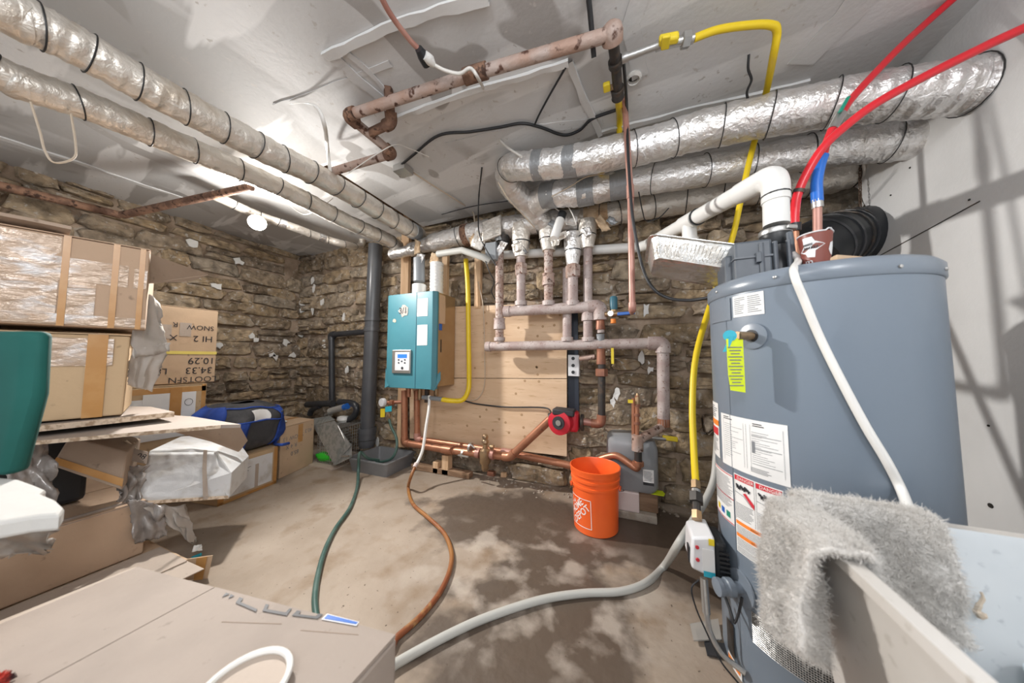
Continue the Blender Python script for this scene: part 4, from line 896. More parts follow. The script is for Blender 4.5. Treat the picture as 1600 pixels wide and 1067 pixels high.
# danger label with two columns
a0, z1 = AZ(1147, 738); a1 = AZ(1191, 860)[0]; a2 = AZ(1226, 800)[0]; z0 = AZ(1191, 893)[1]+.012; h_ = z1-z0
o = cpatch('danger_label', a0, a2, z0, z1, 'paper_white'); zm = z0+h_*.42
for k, (b0, b1) in enumerate(((a0+.012, a0+(a2-a0)*.48), (a0+(a2-a0)*.52, a2-.012))):
    hd = cpatch('red_header', b0, b1, z1-h_*.075, z1-h_*.012, 'print_red', o, .002, 8); ctext('DANGER', h_*.055, (b0+b1)/2+.02, z1-h_*.045, 'white_print', hd, .003, 1.0)
    rd = random.Random(k); mb = MB()
    for j in range(9):
        aa = b0+(b1-b0)*(.12+.075*j); zz = z1-h_*(.12+.012*(j % 3)); mb.tube([onc(aa, zz, .003), onc(aa+.01, zz-h_*.05*rd.uniform(.5, 1.1), .003), onc(aa+.022, zz-h_*.01, .003)], .0022, 5)
    mb.build('scribble', 'print_black', o)
    mb = MB(); mb.add([onc(b0+(b1-b0)*s_, z1-h_*q_, .0025) for s_, q_ in ((.45, .22), (.6, .20), (1, .30), (.98, .36), (.7, .28))], [(0, 1, 2, 3, 4)]); mb.build('hand_picture', 'print_red', o, 0)
    mb = MB(); mb.tube([onc(b0+.01, z1-h_*.23, .0024), onc(b0+(b1-b0)*.5, z1-h_*.25, .0024), onc(b1-.03, z1-h_*.34, .0024)], .001, 4); mb.build('outline', 'print_grey', o)
    lines(o, b0+.01, b1-.01, zm+h_*.02, z1-h_*.36, 11, fill=.4, seed=k+20, ml=.7)
    mb = MB()
    for aa in (b0, b1): mb.grid(lambda s, q: onc(aa+.003*s, zm+(z1-h_*.01-zm)*q, .002), 1, 1)
    mb.build('frame_rule', 'print_black', o, 0)
for q_ in (.36, .20):
    hd = cpatch('orange_header', a0+.01, a2-.012, z0+h_*q_, z0+h_*(q_+.045), 'print_orange', o, .002, 8); ctext('WARNING', h_*.03, (a0+a2)/2, z0+h_*(q_+.022), 'print_black', hd, .003)
    lines(o, a0+.015, a2-.02, z0+h_*(q_-.115), z0+h_*(q_-.01), 7, fill=.4, seed=int(q_*100), ml=.8)
lines(o, a0+.015, a2-.02, z0+h_*.01, z0+h_*.08, 4, fill=.4, seed=77, ml=.8)
# temperature-pressure fitting
def nrm(p): return (Vector(p)-Vector((TC.x, TC.y, p[2]))).normalized()
p = CYL(1176, 525); n_ = nrm(p); f_ = MB().lathe([(.040, 0), (.040, .004), (.034, .006)], p, n_, 28).build('fitting_flange', 'tank_rim', wh)
MB().lathe([(.019, .004), (.019, .008)], p, n_, 20).build('fitting_hole', 'rubber_black', f_); 
q = p+n_*.05+Vector((-.01, 0, 0)); MB().tube([p, q], .013, 10).build('brass_stub', 'brass', wh)
MB().lathe([(.017, 0), (.017, .004)], q+Vector((-.02, -.005, .0)), (-.2, -1, 0), 18).build('round_tag', 'tag_teal', wh)
MB().box(q+Vector((-.026, -.012, -.025)), (.012, .003, .05), (1, 0, .1), None, (.4, 0, 1)).build('lever', 'tag_teal', wh, 30)
tg = q+Vector((-.008, -.006, -.085)); w_ = R3*.0245
yt = MB().slab([tg-w_*1.05+Vector((0, 0, .075)), tg+w_+Vector((0, 0, .078)), tg+w_+Vector((0, 0, -.085)), tg-w_*.8+Vector((0, 0, -.078)), tg-w_+Vector((0, 0, -.03))], (0, .002, 0)).build('yellow_tag', 'tag_lime', wh, 0)
mb = MB()
for k in range(13): mb.box(tg+Vector((0, -.002, .05-.01*k))+R3*.0, (.042-.012*(k % 3), .0008, .0028), R3).build if 0 else mb.box(tg+Vector((-.001, -.002, .05-.0095*k)), (.042-.008*(k % 3), .0008, .003), R3)
mb.build('tag_print', 'print_grey', yt, 0)
# gas control on the side
gv = MB().hexa([Vector(c_) for c_ in ((.18, 1.165, .325), (.25, 1.165, .305), (.25, 1.29, .305), (.18, 1.29, .325))], [Vector(c_) for c_ in ((.185, 1.17, .425), (.25, 1.165, .443), (.25, 1.29, .443), (.185, 1.285, .425))]).build('gas_control', 'panel_white', wh, 30, .008)
MB().span((.213, 1.1625, .33), (.247, 1.164, .40)).build('control_sticker', 'paper_white', gv, 0); MB().span((.215, 1.1615, .312), (.247, 1.163, .329)).build('teal_strip', 'tag_teal', gv, 0)
for z_ in (.40, .36): MB().lathe([(.006, 0), (.006, .003)], (.199, 1.164, z_), (0, -1, 0), 8).build('red_mark', 'print_red', gv)
MB().span((.232, 1.1615, .415), (.248, 1.1635, .435)).build('yellow_mark', 'handle_yellow', gv, 0)
MB().span((.177, 1.19, .33), (.181, 1.22, .38)).build('dial_slot', 'rubber_black', gv, 0)
bd = MB().span((.25, 1.172, .27), (.286, 1.285, .425)).build('control_body', 'rubber_black', wh, 0, .012)
for k in range(9): MB().span((.262, 1.164, .28+.014*k), (.289, 1.174, .286+.014*k)).build('cooling_rib', 'rubber_black', bd, 0)
MB().tube([(.28, 1.23, .36), (.31, 1.235, .36)], .022, 12).build('tank_nipple', 'tank_rim', wh); MB().lathe([(.042, 0), (.042, .006)], (.292, 1.245, .355), (-1, -.05, 0), 20).build('tank_flange', 'tank_rim', wh)
MB().tube([(.225, 1.22, .27), (.225, 1.20, .17)], .012, 10).build('burner_tube', 'steel', wh)
MB().tube(catmull([(.225, 1.20, .17), (.232, 1.185, .12), (.26, 1.16, .085), (.31, 1.14, .07)]), .0085, 8).build('burner_tube', 'steel', wh)
MB().tube(catmull([(.205, 1.19, .28), (.18, 1.175, .255), (.19, 1.17, .20), (.215, 1.165, .14), (.245, 1.13, .09), (.29, 1.115, .05)]), .0028, 6).build('sensor_wire', 'cable_black', wh)
MB().tube(catmull([(.27, 1.18, .27), (.28, 1.14, .235), (.285, 1.13, .215), (.3, 1.135, .25), (.31, 1.14, .29)]), .004, 6).build('sensor_wire', 'cable_black', wh)
# drain valve
p = CYL(1158, 918); n_ = nrm(p); MB().lathe([(.052, 0), (.05, .004)], p, n_, 28).build('drain_flange', 'tank_rim', wh)
dv = MB().lathe([(.016, 0), (.016, .025), (.026, .028), (.026, .045), (.022, .048), (.022, .06), (.025, .062), (.025, .075), (.012, .077)], p, n_+Vector((-.25, 0, 0)), 14).build('drain_valve', 'tank_rim', wh, 30)
# burner access plate, lower sticker
a0, _ = AZ(1140, 960); 
cpatch('access_plate', a0-.05, a0+.10, .06, .16, 'iron_dark', off=.004, n=4)
o = cpatch('lower_sticker', AZ(1139, 990)[0], AZ(1160, 1030)[0], .022, .055, 'paper_white', off=.004, n=5); a0_, a1_ = AZ(1139, 990)[0], AZ(1160, 1030)[0]
cpatch('orange_header', a0_+.01, a1_-.02, .032, .05, 'print_orange', o, .005, 5)
# wire mesh air intake
a0, zt = AZ(1176, 955); a1 = a0+1.35; zb = zt-.085
ms = cpatch('intake_recess', a0, a1, zb, zt, 'shade_black', off=.0008, n=30)
mb = MB()
for k in range(70):
    aa = a0+(a1-a0)*k/69; mb.tube([onc(aa, zb, .003), onc(aa, zt, .003)], .0009, 4, False)
for k in range(15):
    zz = zb+(zt-zb)*k/14; mb.tube([onc(a0+(a1-a0)*j/30, zz, .0035) for j in range(31)], .0009, 4, False)
mb.build('intake_mesh', 'steel', ms, 0)
# blower on the top
bc = Vector((P(1213, 400, v=1.25).x, 1.25, TZ)); fl = MB().lathe([(.062, 0), (.062, .05), (.056, .075), (.04, .10), (.037, .13)], bc, seg=28).build('blower_housing', 'rubber_black', wh, 40)
pa, pb = P(1142, 440, v=1.22), P(1196, 380, v=1.22)
bb_ = MB().span((pa.x, 1.17, TZ), (pb.x, 1.33, pb.z)).build('blower_box', 'blower_grey', wh, 0, .008)
MB().span((pa.x-.02, 1.20, TZ+.0), (pa.x+.01, 1.30, TZ+.10)).build('box_step', 'blower_grey', bb_, 0, .006)
for zf in (.55,): MB().span((pa.x-.003, 1.165, TZ+(pb.z-TZ)*zf), (pb.x+.003, 1.335, TZ+(pb.z-TZ)*zf+.006)).build('box_seam', 'blower_grey', bb_, 0)
MB().span((pa.x+.055, 1.155, TZ+.055), (pa.x+.068, 1.172, TZ+.09)).build('latch', 'blower_grey', bb_, 0, .002)
for k, x_ in enumerate((pb.x-.03, pb.x+.005, pb.x+.04)): MB().tube([(x_, 1.165, TZ), (x_, 1.168, TZ+.12)], .007, 8).build('rib', 'blower_grey', bb_)
bt = MB().lathe([(.037, 0), (.043, .008), (.043, .06), (.04, .066)], bc+Vector((0, 0, .125)), seg=24).build('rubber_boot', 'rubber_black', wh)
MB().lathe([(.044, 0), (.045, .002), (.045, .016), (.044, .018)], bc+Vector((0, 0, .168)), seg=24).build('hose_clamp', 'steel', bt); MB().box(bc+Vector((.03, -.038, .177)), (.035, .016, .014), (1, .5, 0)).build('clamp_screw', 'steel', bt, 0, .003)
MB().tube([bc+Vector((.012, -.062, .15)), bc+Vector((.012, -.075, .07))], .009, 10).build('drain_nipple', 'blower_grey', wh)
# condensate hose from blower over the front into the tub
hs = [bc+Vector((.012, -.072, .08)), bc+Vector((.014, -.10, .045))]+[CYL(x, y, TR+.03) for x, y in ((1240, 425), (1257, 470))]+[CYL(x, y, TR+.014) for x, y in ((1280, 525), (1312, 590), (1352, 665), (1385, 720), (1408, 765))]
hs += [P(1424, 808, v=.905), P(1438, 850, v=.86), P(1452, 905, v=.855), P(1464, 960, v=.845), P(1472, 1000, v=.84)]
wire('drain_hose', 'thin cream hose hanging down the heater front into the laundry tub', hs, .0092, 'tube_white', 'hose', seg=10)
# things on the heater top
cc = P(1276, 416, v=1.13); cc.z = TZ+.012
t = thing('paper_cup', 'brown paper cup with white stickers on the heater top', 'cup', cc)
r0, r1, hc = .028, .038, .10
MB().lathe([(r0, 0), (r1, hc), (r1-.002, hc), (r0-.002, .004), (.001, .004)], cc, seg=32, cap=False).build('cup_wall', 'cup_brown', t, 40)
mb = MB(); mb.tube([cc+Vector((r1*math.cos(k*math.pi/16), r1*math.sin(k*math.pi/16), hc+(.006 if k in (26, 27) else 0))) for k in range(33)], .0022, 6, False); mb.build('rim', 'panel_white', t)
def cupf(a0):
    def f(x, y, off=.0008):
        h_ = y; r = r0+(r1-r0)*h_/hc+off; a = a0+x/r; return cc+Vector((r*math.cos(a), r*math.sin(a), h_))
    return f
ca = math.atan2(-cc.y, -cc.x); cf = cupf(ca-.12)
def cuppoly(pts, m, name, off=.0008, par=None):
    n = len(pts); cx = sum(a for a, b in pts)/n; cy = sum(b for a, b in pts)/n
    vs = [cf(cx, cy, off)]; 
    for k in range(n):
        for j in range(5):
            u_ = j/5; a = pts[k]; b = pts[(k+1) % n]; vs.append(cf(a[0]+(b[0]-a[0])*u_, a[1]+(b[1]-a[1])*u_, off))
    m_ = len(vs)-1; return MB().add(vs, [(0, 1+k, 1+(k+1) % m_) for k in range(m_)]).build(name, m, par or t, 0)
st = cuppoly([(-.034, .048), (-.022, .062), (-.024, .088), (-.002, .088), (.004, .074), (.026, .062), (.004, .046), (.002, .026), (-.014, .03), (-.018, .04)], 'panel_white', 'sticker')
for k, (x_, y_, w_) in enumerate(((-.012, .066, .022), (-.006, .056, .034))):
    mb = MB(); 
    for j in range(6): mb.add([cf(x_-w_/2+w_*j/6, y_-.004, .0016), cf(x_-w_/2+w_*(j+.7)/6, y_-.003, .0016), cf(x_-w_/2+w_*(j+.9)/6, y_+.004, .0016), cf(x_-w_/2+w_*(j+.3)/6, y_+.003, .0016)], [(0, 1, 2, 3)])
    mb.build('sticker_print', 'print_black', st, 0)
cuppoly([(.034, .045), (.040, .065), (.052, .07), (.058, .05), (.05, .03), (.04, .032)], 'panel_white', 'sticker')
lettering('m', .026, lambda x, y: cf(x-.012, y+.015, .001), 'panel_white', t)
a, b = P(1302, 408, v=1.06), P(1361, 401, v=1.13)
a.z = b.z = TZ+.016; o = MB().box((a+b)/2, ((b-a).length, .03, .018), b-a).build('wood_stick', 'kraft_light', None, 30, .004); tag(o, 'short pale wooden stick lying on the heater rim', 'stick')
# foil tray
o_ = P(1094, 402, d=1.17); X = (P(1168, 412, d=1.10)-P(1016, 390, d=1.24)).normalized(); Y = Vector((.25, .93, -.22)); Y = (Y-X*Y.dot(X)).normalized(); Zt = X.cross(Y).normalized()
if Zt.z < 0: Zt = -Zt
lx, ly, dp = .40, .25, .075
def rr(sx, sy, z, n=5, rad=.035):
    out = []
    for cx, cy, a0 in ((1, 1, 0), (-1, 1, 90), (-1, -1, 180), (1, -1, 270)):
        for k in range(n+1):
            a = math.radians(a0+90*k/n); out.append(o_+X*(cx*(sx/2-rad)+math.cos(a)*rad)+Y*(cy*(sy/2-rad)+math.sin(a)*rad)+Zt*z)
    return out
t = thing('foil_tray', 'crumpled aluminium baking tray balanced on the heater edge', 'tray', o_-Zt*dp)
rings = [rr(lx*1.03, ly*1.05, -.004), rr(lx*1.03, ly*1.05, .0), rr(lx*.97, ly*.96, .0), rr(lx*.95, ly*.94, -.012), rr(lx*.88, ly*.84, -.045), rr(lx*.80, ly*.74, -dp), rr(lx*.7, ly*.6, -dp-.002)]
mb = MB(); n = len(rings[0]); rd = random.Random(4)
for j, r_ in enumerate(rings): mb.v += [p_+Zt*rd.uniform(-.002, .002)+X*rd.uniform(-.002, .002) for p_ in r_]
for j in range(len(rings)-1): mb.f += [(j*n+k, j*n+(k+1) % n, (j+1)*n+(k+1) % n, (j+1)*n+k) for k in range(n)]
mb.f.append(tuple((len(rings)-1)*n+k for k in range(n))); mb.build('pan', 'alu', t, 30, thick=.0012)
for k in range(26):
    s_ = -.44+.88*k/25; a = o_+X*lx*.95*s_-Y*ly*.475-Zt*.014; b = o_+X*lx*.83*s_-Y*ly*.385-Zt*.068
    MB().tube([a-Y*.001, b-Y*.001], .0016, 4).build('crimp', 'alu', t)
# fluted black flexible duct in the torn hole
dc = [P(1372, 366, u=UR+.06), P(1345, 368, u=UR-.02), P(1322, 372, v=2.17), P(1296, 378, v=2.10), P(1275, 388, v=2.06), P(1262, 402, v=2.04)]
t = thing('flexible_duct', 'ribbed black flexible duct coming out of the torn wall', 'duct', dc[-1]); c = catmull(dc, 9); rs = [.155]*len(c)
rs = [.150*(.88+.12*min(1, (len(c)-i)/14)) for i in range(len(c))]
MB().tube(c, rs, 32, True).build('sleeve', 'rubber_black', t, 60)
for s_ in (.14, .24, .34, .44, .54, .66, .78):
    p, a = along(c, s_); i = int(s_*len(c)); ring(p, a, rs[i]*1.035, .014, 32).build('rib', 'abs_black' if s_ not in (.34, .54) else 'iron_dark', t)
# chain
cp_ = catmull([P(1344, 248, v=2.12), P(1344, 290, v=2.12), P(1345, 330, v=2.12), P(1350, 365, v=2.12), P(1354, 388, v=2.12)], 8); mb = MB(); N_ = 30
for k in range(N_):
    p, a = along(cp_, (k+.5)/N_); s1 = (R3 if k % 2 else F3); l_ = .011
    mb.tube([p+a*l_*math.cos(j*math.pi/5)*1.2+s1*.006*math.sin(j*math.pi/5) for j in range(11)], .0022, 5, False)
tag(mb.build('chain', 'chain_rust'), 'rusty chain hanging against the torn hole in the white wall', 'chain')
# ================================================================== LAUNDRY TUB
ZR = .70; ua, ub, va, vb2 = .32, .93, .25, .885
t = thing('laundry_tub', 'pale plastic laundry tub in the lower right corner', 'sink', (.62, .57, 0))
def rect(u0, u1, v0, v1, z, rad=.03, n=4):
    out = []
    for cx, cy, a0 in ((u1-rad, v1-rad, 0), (u0+rad, v1-rad, 90), (u0+rad, v0+rad, 180), (u1-rad, v0+rad, 270)):
        for k in range(n+1): a = math.radians(a0+90*k/n); out.append(Vector((cx+rad*math.cos(a), cy+rad*math.sin(a), z)))
    return out
mb = MB(); rg = [rect(ua+.055, ub-.055, va+.055, vb2-.055, .33), rect(ua+.05, ub-.05, va+.05, vb2-.05, .36), rect(ua+.012, ub-.012, va+.012, vb2-.012, ZR-.02), rect(ua, ub, va, vb2, ZR-.018), rect(ua, ub, va, vb2, ZR), rect(ua+.022, ub-.022, va+.022, vb2-.022, ZR)]
n = len(rg[0])
for r_ in rg: mb.v += r_
for j in range(len(rg)-1): mb.f += [(j*n+k, j*n+(k+1) % n, (j+1)*n+(k+1) % n, (j+1)*n+k) for k in range(n)]
mb.f.append(tuple(range(n))); mb.build('shell', 'tub_plastic', t, 35)
mb = MB(); rg = [rect(ua+.022, ub-.022, va+.022, vb2-.022, ZR), rect(ua+.026, ub-.026, va+.026, vb2-.026, ZR-.012), rect(ua+.05, ub-.05, va+.05, vb2-.05, .40), rect(ua+.075, ub-.075, va+.075, vb2-.075, .37), rect(ua+.2, ub-.2, va+.2, vb2-.2, .365)]
for r_ in rg: mb.v += r_
for j in range(len(rg)-1): mb.f += [(j*n+k, j*n+(k+1) % n, (j+1)*n+(k+1) % n, (j+1)*n+k) for k in range(n)]
mb.f.append(tuple((len(rg)-1)*n+k for k in range(n))); mb.build('basin', 'tub_inner', t, 35)
for x in (ua+.09, ub-.09):
    for y in (va+.09, vb2-.09): MB().tube([(x, y, .34), (x+(.02 if x > .6 else -.02), y, 0)], .014, 8).build('leg', 'steel', t)
MB().lathe([(.03, 0), (.03, .003), (.022, .004)], (.62, .55, .366), seg=16).build('drain', 'steel', t)
# container in the tub
cx, cy = .70, .74; t = thing('plastic_container', 'pale blue plastic container standing in the tub', 'container', (cx, cy, .372))
mb = MB(); rg = [rect(cx-.08, cx+.10, cy-.10, cy+.06, .372, .03), rect(cx-.09, cx+.12, cy-.12, cy+.07, .50, .035), rect(cx-.10, cx+.13, cy-.13, cy+.08, .505, .035), rect(cx-.10, cx+.13, cy-.13, cy+.08, .512, .035), rect(cx-.085, cx+.115, cy-.115, cy+.065, .512, .03), rect(cx-.075, cx+.1, cy-.095, cy+.055, .38, .03)]
for r_ in rg: mb.v += r_
n = len(rg[0])
for j in range(len(rg)-1): mb.f += [(j*n+k, j*n+(k+1) % n, (j+1)*n+(k+1) % n, (j+1)*n+k) for k in range(n)]
mb.f += [tuple(range(n)), tuple((len(rg)-1)*n+k for k in range(n))]; mb.build('tray_body', 'box_blue_white', t, 40)
o = MB().tube(catmull([P(1533, 925, v=.838), P(1536, 935, v=.836), P(1530, 945, v=.834), P(1527, 955, v=.834), P(1534, 962, v=.834)], 5), [.002, .003, .004, .006, .008], 6).build('soap_drip', 'cable_beige'); tag(o, 'dried beige drip stuck on the inner tub wall', 'residue')
# ================================================================== TOWEL draped over the far left corner of the tub
def drape(a, b):
    """a: along u from the left rim (<0 outside), b: along v from the back rim (>0 outside)"""
    nz_ = noise.noise(Vector((a*9, b*9, 3.1)))*.022+noise.noise(Vector((a*22, b*22, 7.7)))*.012+noise.noise(Vector((a*60, b*60, 1.7)))*.004
    k = .016
    if a < 0 and b <= 0:
        dr = -a; fold = .034*math.sin(b*52+.6)*min(1, dr*9); u = ua-k-fold*.8-.01-.06*dr; v = vb2+b-.012*math.sin(a*20); z = ZR+.014-max(0, dr-.01)
        if dr < .02: u = ua-(k+.01)*dr/.02
    elif b > 0:
        u = ua+a; v = vb2+k+.004; z = ZR+.014-b
        if b < .02: v = vb2+(k+.004)*b/.02
        if a < 0: z = ZR+.014-max(b, -a); u = ua-k
    else:
        d_ = min(a, -b)
        if a < -b: u = ua+.02+min(a, .03)*.6+.10*max(0, d_-.02)+.02*math.sin(b*30)*min(1, d_*8); v = vb2+b
        else: u = ua+a; v = vb2-.02-min(-b, .03)*.6-.10*max(0, d_-.02)-.022*math.sin(a*34)*min(1, d_*8)
        z = ZR+.016-max(0, d_-.015)
    return Vector((u-abs(nz_)*.5, v-nz_*.6, z+nz_*.5+.004))
def tw(s, q):
    a = -.215+.45*s; b = -.215+.235*q
    if a < 0.03: b = -.235+.195*q-.02*math.sin(q*3)+(a+.03)*.0
    if a < 0: a *= 1-.16*math.cos(q*5)*(q < .8)
    return drape(a, b)
tow = tag(MB().grid(tw, 110, 70).build('towel', 'towel', None, 80, thick=.010), 'fluffy grey towel draped over the corner of the laundry tub', 'towel')
pm = tow.modifiers.new('pile', 'PARTICLE_SYSTEM'); ps = pm.particle_system.settings
ps.type = 'HAIR'; ps.count = 80000; ps.hair_length = .0055; ps.use_modifier_stack = True; ps.hair_step = 2; ps.brownian_factor = .004; ps.use_advanced_hair = True
ps.factor_random = .0015; ps.root_radius = .9; ps.tip_radius = .3; ps.radius_scale = .0009; ps.render_type = 'PATH'; ps.emit_from = 'FACE'; ps.length_random = .5

# ================================================================== BUCKET
bc_ = P(931, 822, z=0); t = thing('bucket', 'bright orange plastic pail with white logo on the floor', 'bucket', bc_)
k_ = 1.0
prof = [(.125, 0), (.131, .006), (.138, .255), (.144, .258), (.144, .272), (.139, .275), (.140, .295), (.147, .298), (.147, .312), (.142, .315), (.143, .33), (.150, .333), (.150, .352), (.152, .358), (.152, .368), (.147, .370), (.143, .362), (.136, .25), (.122, .01), (.001, .008)]
MB().lathe([(r, h) for r, h in prof], bc_, seg=48, cap=False).build('pail', 'bucket_orange', t, 30)
ab = math.atan2(-bc_.y, -bc_.x)-.78
def bf(x, y, off=.0012):
    r = .131+.007*(y-.006)/.25+off; a = ab+x/r; return bc_+Vector((r*math.cos(a), r*math.sin(a), y))
mb = MB(); s2 = .080; cyb = .125
for (xa, ya), (xb, yb) in (((-s2, cyb-s2), (s2, cyb-s2)), ((s2, cyb-s2), (s2, cyb+s2)), ((s2, cyb+s2), (-s2, cyb+s2)), ((-s2, cyb+s2), (-s2, cyb-s2))):
    dx, dy = (0, .002) if ya == yb else (.002, 0)
    mb.grid(lambda s, q: bf(xa+(xb-xa)*s+dx*(2*q-1), ya+(yb-ya)*s+dy*(2*q-1)), 10, 1)
lg = mb.build('logo_frame', 'white_print', t, 0)
ca_, sa_ = math.cos(.80), math.sin(.80)
for s_, size, off_, sx_ in (('THE', .024, .060, .9), ('HOME', .052, .028, .9), ('DEPOT', .052, -.018, .95)):
    lettering(s_, size, lambda x, y: bf(x*ca_-(y+off_)*sa_, cyb+x*sa_+(y+off_)*ca_), 'white_print', lg, sx=sx_)
for sg in (1, -1):
    a = math.atan2(-bc_.y, -bc_.x)+sg*1.25; p = bc_+Vector((.148*math.cos(a), .148*math.sin(a), .262)); MB().lathe([(.014, 0), (.014, .006)], p, (math.cos(a), math.sin(a), 0), 12).build('handle_ear', 'bucket_orange', t)
aa = math.atan2(-bc_.y, -bc_.x)
hp = []
for k in range(25):
    th = -1.25+2.5*k/24; r = .158+.02*math.cos(th); hp.append(bc_+Vector((r*math.cos(aa+math.pi+ (th*1.513+0) ), r*math.sin(aa+math.pi+th*1.513), .262-.11*math.cos(th*1.256))))
MB().tube(hp, .002, 6).build('wire_handle', 'iron_dark', t)
# ================================================================== GREY JUG on its blocks
jc = P(990, 785, z=0); jc = Vector((P(988, 770, v=2.17).x, 2.17, 0)); zb_ = P(988, 764, v=2.10).z
t = thing('plastic_jug', 'grey plastic jug with a square label behind the bucket', 'jug', (jc.x, jc.y, zb_))
wj, dj, hj = .155, .12, P(988, 681, v=2.1).z-zb_
mb = MB(); rg = [rect(jc.x-wj*.85, jc.x+wj*.85, jc.y-dj*.85, jc.y+dj*.85, zb_, .04), rect(jc.x-wj, jc.x+wj, jc.y-dj, jc.y+dj, zb_+.03, .05), rect(jc.x-wj*1.02, jc.x+wj*1.02, jc.y-dj, jc.y+dj, zb_+hj*.74, .05), rect(jc.x-wj, jc.x+wj, jc.y-dj, jc.y+dj, zb_+hj*.82, .05), rect(jc.x-wj*.98, jc.x+wj*.92, jc.y-dj*.9, jc.y+dj*.9, zb_+hj*.95, .05), rect(jc.x-wj*.85, jc.x+wj*.6, jc.y-dj*.7, jc.y+dj*.7, zb_+hj, .05)]
for r_ in rg: mb.v += r_
n = len(rg[0])
for j in range(len(rg)-1): mb.f += [(j*n+k, j*n+(k+1) % n, (j+1)*n+(k+1) % n, (j+1)*n+k) for k in range(n)]
mb.f += [tuple(range(n)), tuple((len(rg)-1)*n+k for k in range(n))]; mb.build('body', 'jug_grey', t, 40)
lb = MB().span((jc.x+wj*.42, jc.y-dj-.002, zb_+hj*.22), (jc.x+wj*.82, jc.y-dj, zb_+hj*.45)).build('label_sticker', 'paper_white', t, 0); MB().span((jc.x+wj*.42, jc.y-dj-.003, zb_+hj*.17), (jc.x+wj*.82, jc.y-dj-.001, zb_+hj*.22)).build('black_band', 'print_black', t, 0)
mb = MB()
for k in range(7): mb.span((jc.x+wj*.45, jc.y-dj-.003, zb_+hj*(.25+.026*k)), (jc.x+wj*(.72+.02*(k % 3)), jc.y-dj-.0025, zb_+hj*(.258+.026*k)))
mb.build('label_print', 'print_grey', lb, 0)
for i, (dx, dy, sx_, sy_, z0_, z1_, m, lab) in enumerate(((-.06, 0, .20, .2, .05, zb_-.002, 'tile_pink', 'pinkish white block directly under the grey jug'), (.02, .0, .24, .2, .0, .05, 'rubble', 'flat dirty stone under the jug blocks'), (.09, .02, .12, .16, .05, zb_-.002, 'old_wood', 'dark block under the right side of the jug'))):
    o = MB().span((jc.x+dx-sx_/2, jc.y+dy-sy_/2-.02, z0_), (jc.x+dx+sx_/2, jc.y+dy+sy_/2-.02, z1_)).build('support_block', m, None, 0, .008); tag(o, lab, 'block')
tag(blob(7, (jc.x+.13, jc.y-.06, zb_-.004), (1, 0, 0), (0, 1, 0), .07, .04, (0, 0, .003), .2, 8).build('lime_scrap', 'tag_lime', None, 0), 'yellow-green scrap sticking out under the grey jug', 'scrap')
# ================================================================== GREY TRAY with hose
fl_, fr_ = P(552, 734, z=0), P(606, 747, z=0); rg_ = P(641, 726, z=0)
t = thing('plastic_tray', 'grey plastic tray holding the end of a green hose', 'tray', (fl_+rg_)/2)
u0, u1, v0, v1 = fl_.x, rg_.x+.02, fr_.y, rg_.y; ht = .125
mb = MB(); rg = [rect(u0, u1, v0, v1, 0, .02), rect(u0-.022, u1+.022, v0-.022, v1+.022, ht-.012, .025), rect(u0-.034, u1+.034, v0-.034, v1+.034, ht-.010, .03), rect(u0-.034, u1+.034, v0-.034, v1+.034, ht, .03), rect(u0-.018, u1+.018, v0-.018, v1+.018, ht, .022), rect(u0+.006, u1-.006, v0+.006, v1-.006, .008, .018)]
for r_ in rg: mb.v += r_
n = len(rg[0])
for j in range(len(rg)-1): mb.f += [(j*n+k, j*n+(k+1) % n, (j+1)*n+(k+1) % n, (j+1)*n+k) for k in range(n)]
mb.f += [tuple(range(n)), tuple((len(rg)-1)*n+k for k in range(n))]; mb.build('tray_body', 'plastic_grey', t, 30)
blob(12, ((u0+u1)/2+.02, (v0+v1)/2, .0085), (1, 0, 0), (0, 1, 0), .10, .07, (0, 0, .001), .3, 2).build('silt', 'cable_beige', t, 0)
# ================================================================== HOSES
wire('garden_hose', 'short green hose from the boiler tap into the grey tray', [P(608, 655, v=2.12), P(612, 668, v=2.10), P(619, 683, v=2.08), P(620, 700, v=2.06), P(613, 715, v=2.04), P(600, 721, v=2.06), P(588, 722, v=2.08)], .012, 'hose_green', 'hose', seg=9)
wire('garden_hose', 'long dark green hose from the grey tray across the floor', [P(592, 719, v=2.05), P(575, 716, v=1.95), P(564, 707, v=1.90), P(561, 713, v=1.87), P(560, 735, v=1.86)]+[P(x, y, z=.012) for x, y in ((558, 762), (547, 793), (524, 826), (508, 859), (497, 898), (492, 933), (494, 962), (500, 1000))], .0125, 'hose_green', 'hose', seg=9)
t = thing('condensate_hose', 'rust-stained hose with a white upper length curving over the floor', 'hose', P(648, 727, z=0))
MB().tube(catmull([P(671, 618, v=2.1), P(670, 640, v=2.06), P(666, 665, v=2.02), P(661, 700, v=1.97), P(655, 717, v=1.93), P(649, 728, v=1.88)]), .0125, 10).build('white_tube', 'tube_white', t); ring(P(649, 727, v=1.88), P(655, 717, v=1.93)-P(649, 728, v=1.88), .016, .03).build('joiner', 'tile_pink', t)
MB().tube(catmull([P(649, 728, v=1.88), P(642, 745, v=1.82)]+[P(x, y, z=.012) for x, y in ((638, 763), (645, 787), (667, 807), (693, 832), (705, 861), (703, 890), (687, 926), (658, 962), (622, 994), (590, 1020))]+[Vector((-1.15, .68, .012)), Vector((-1.5, .60, .012))]), .012, 10).build('brown_hose', 'hose_rust', t)
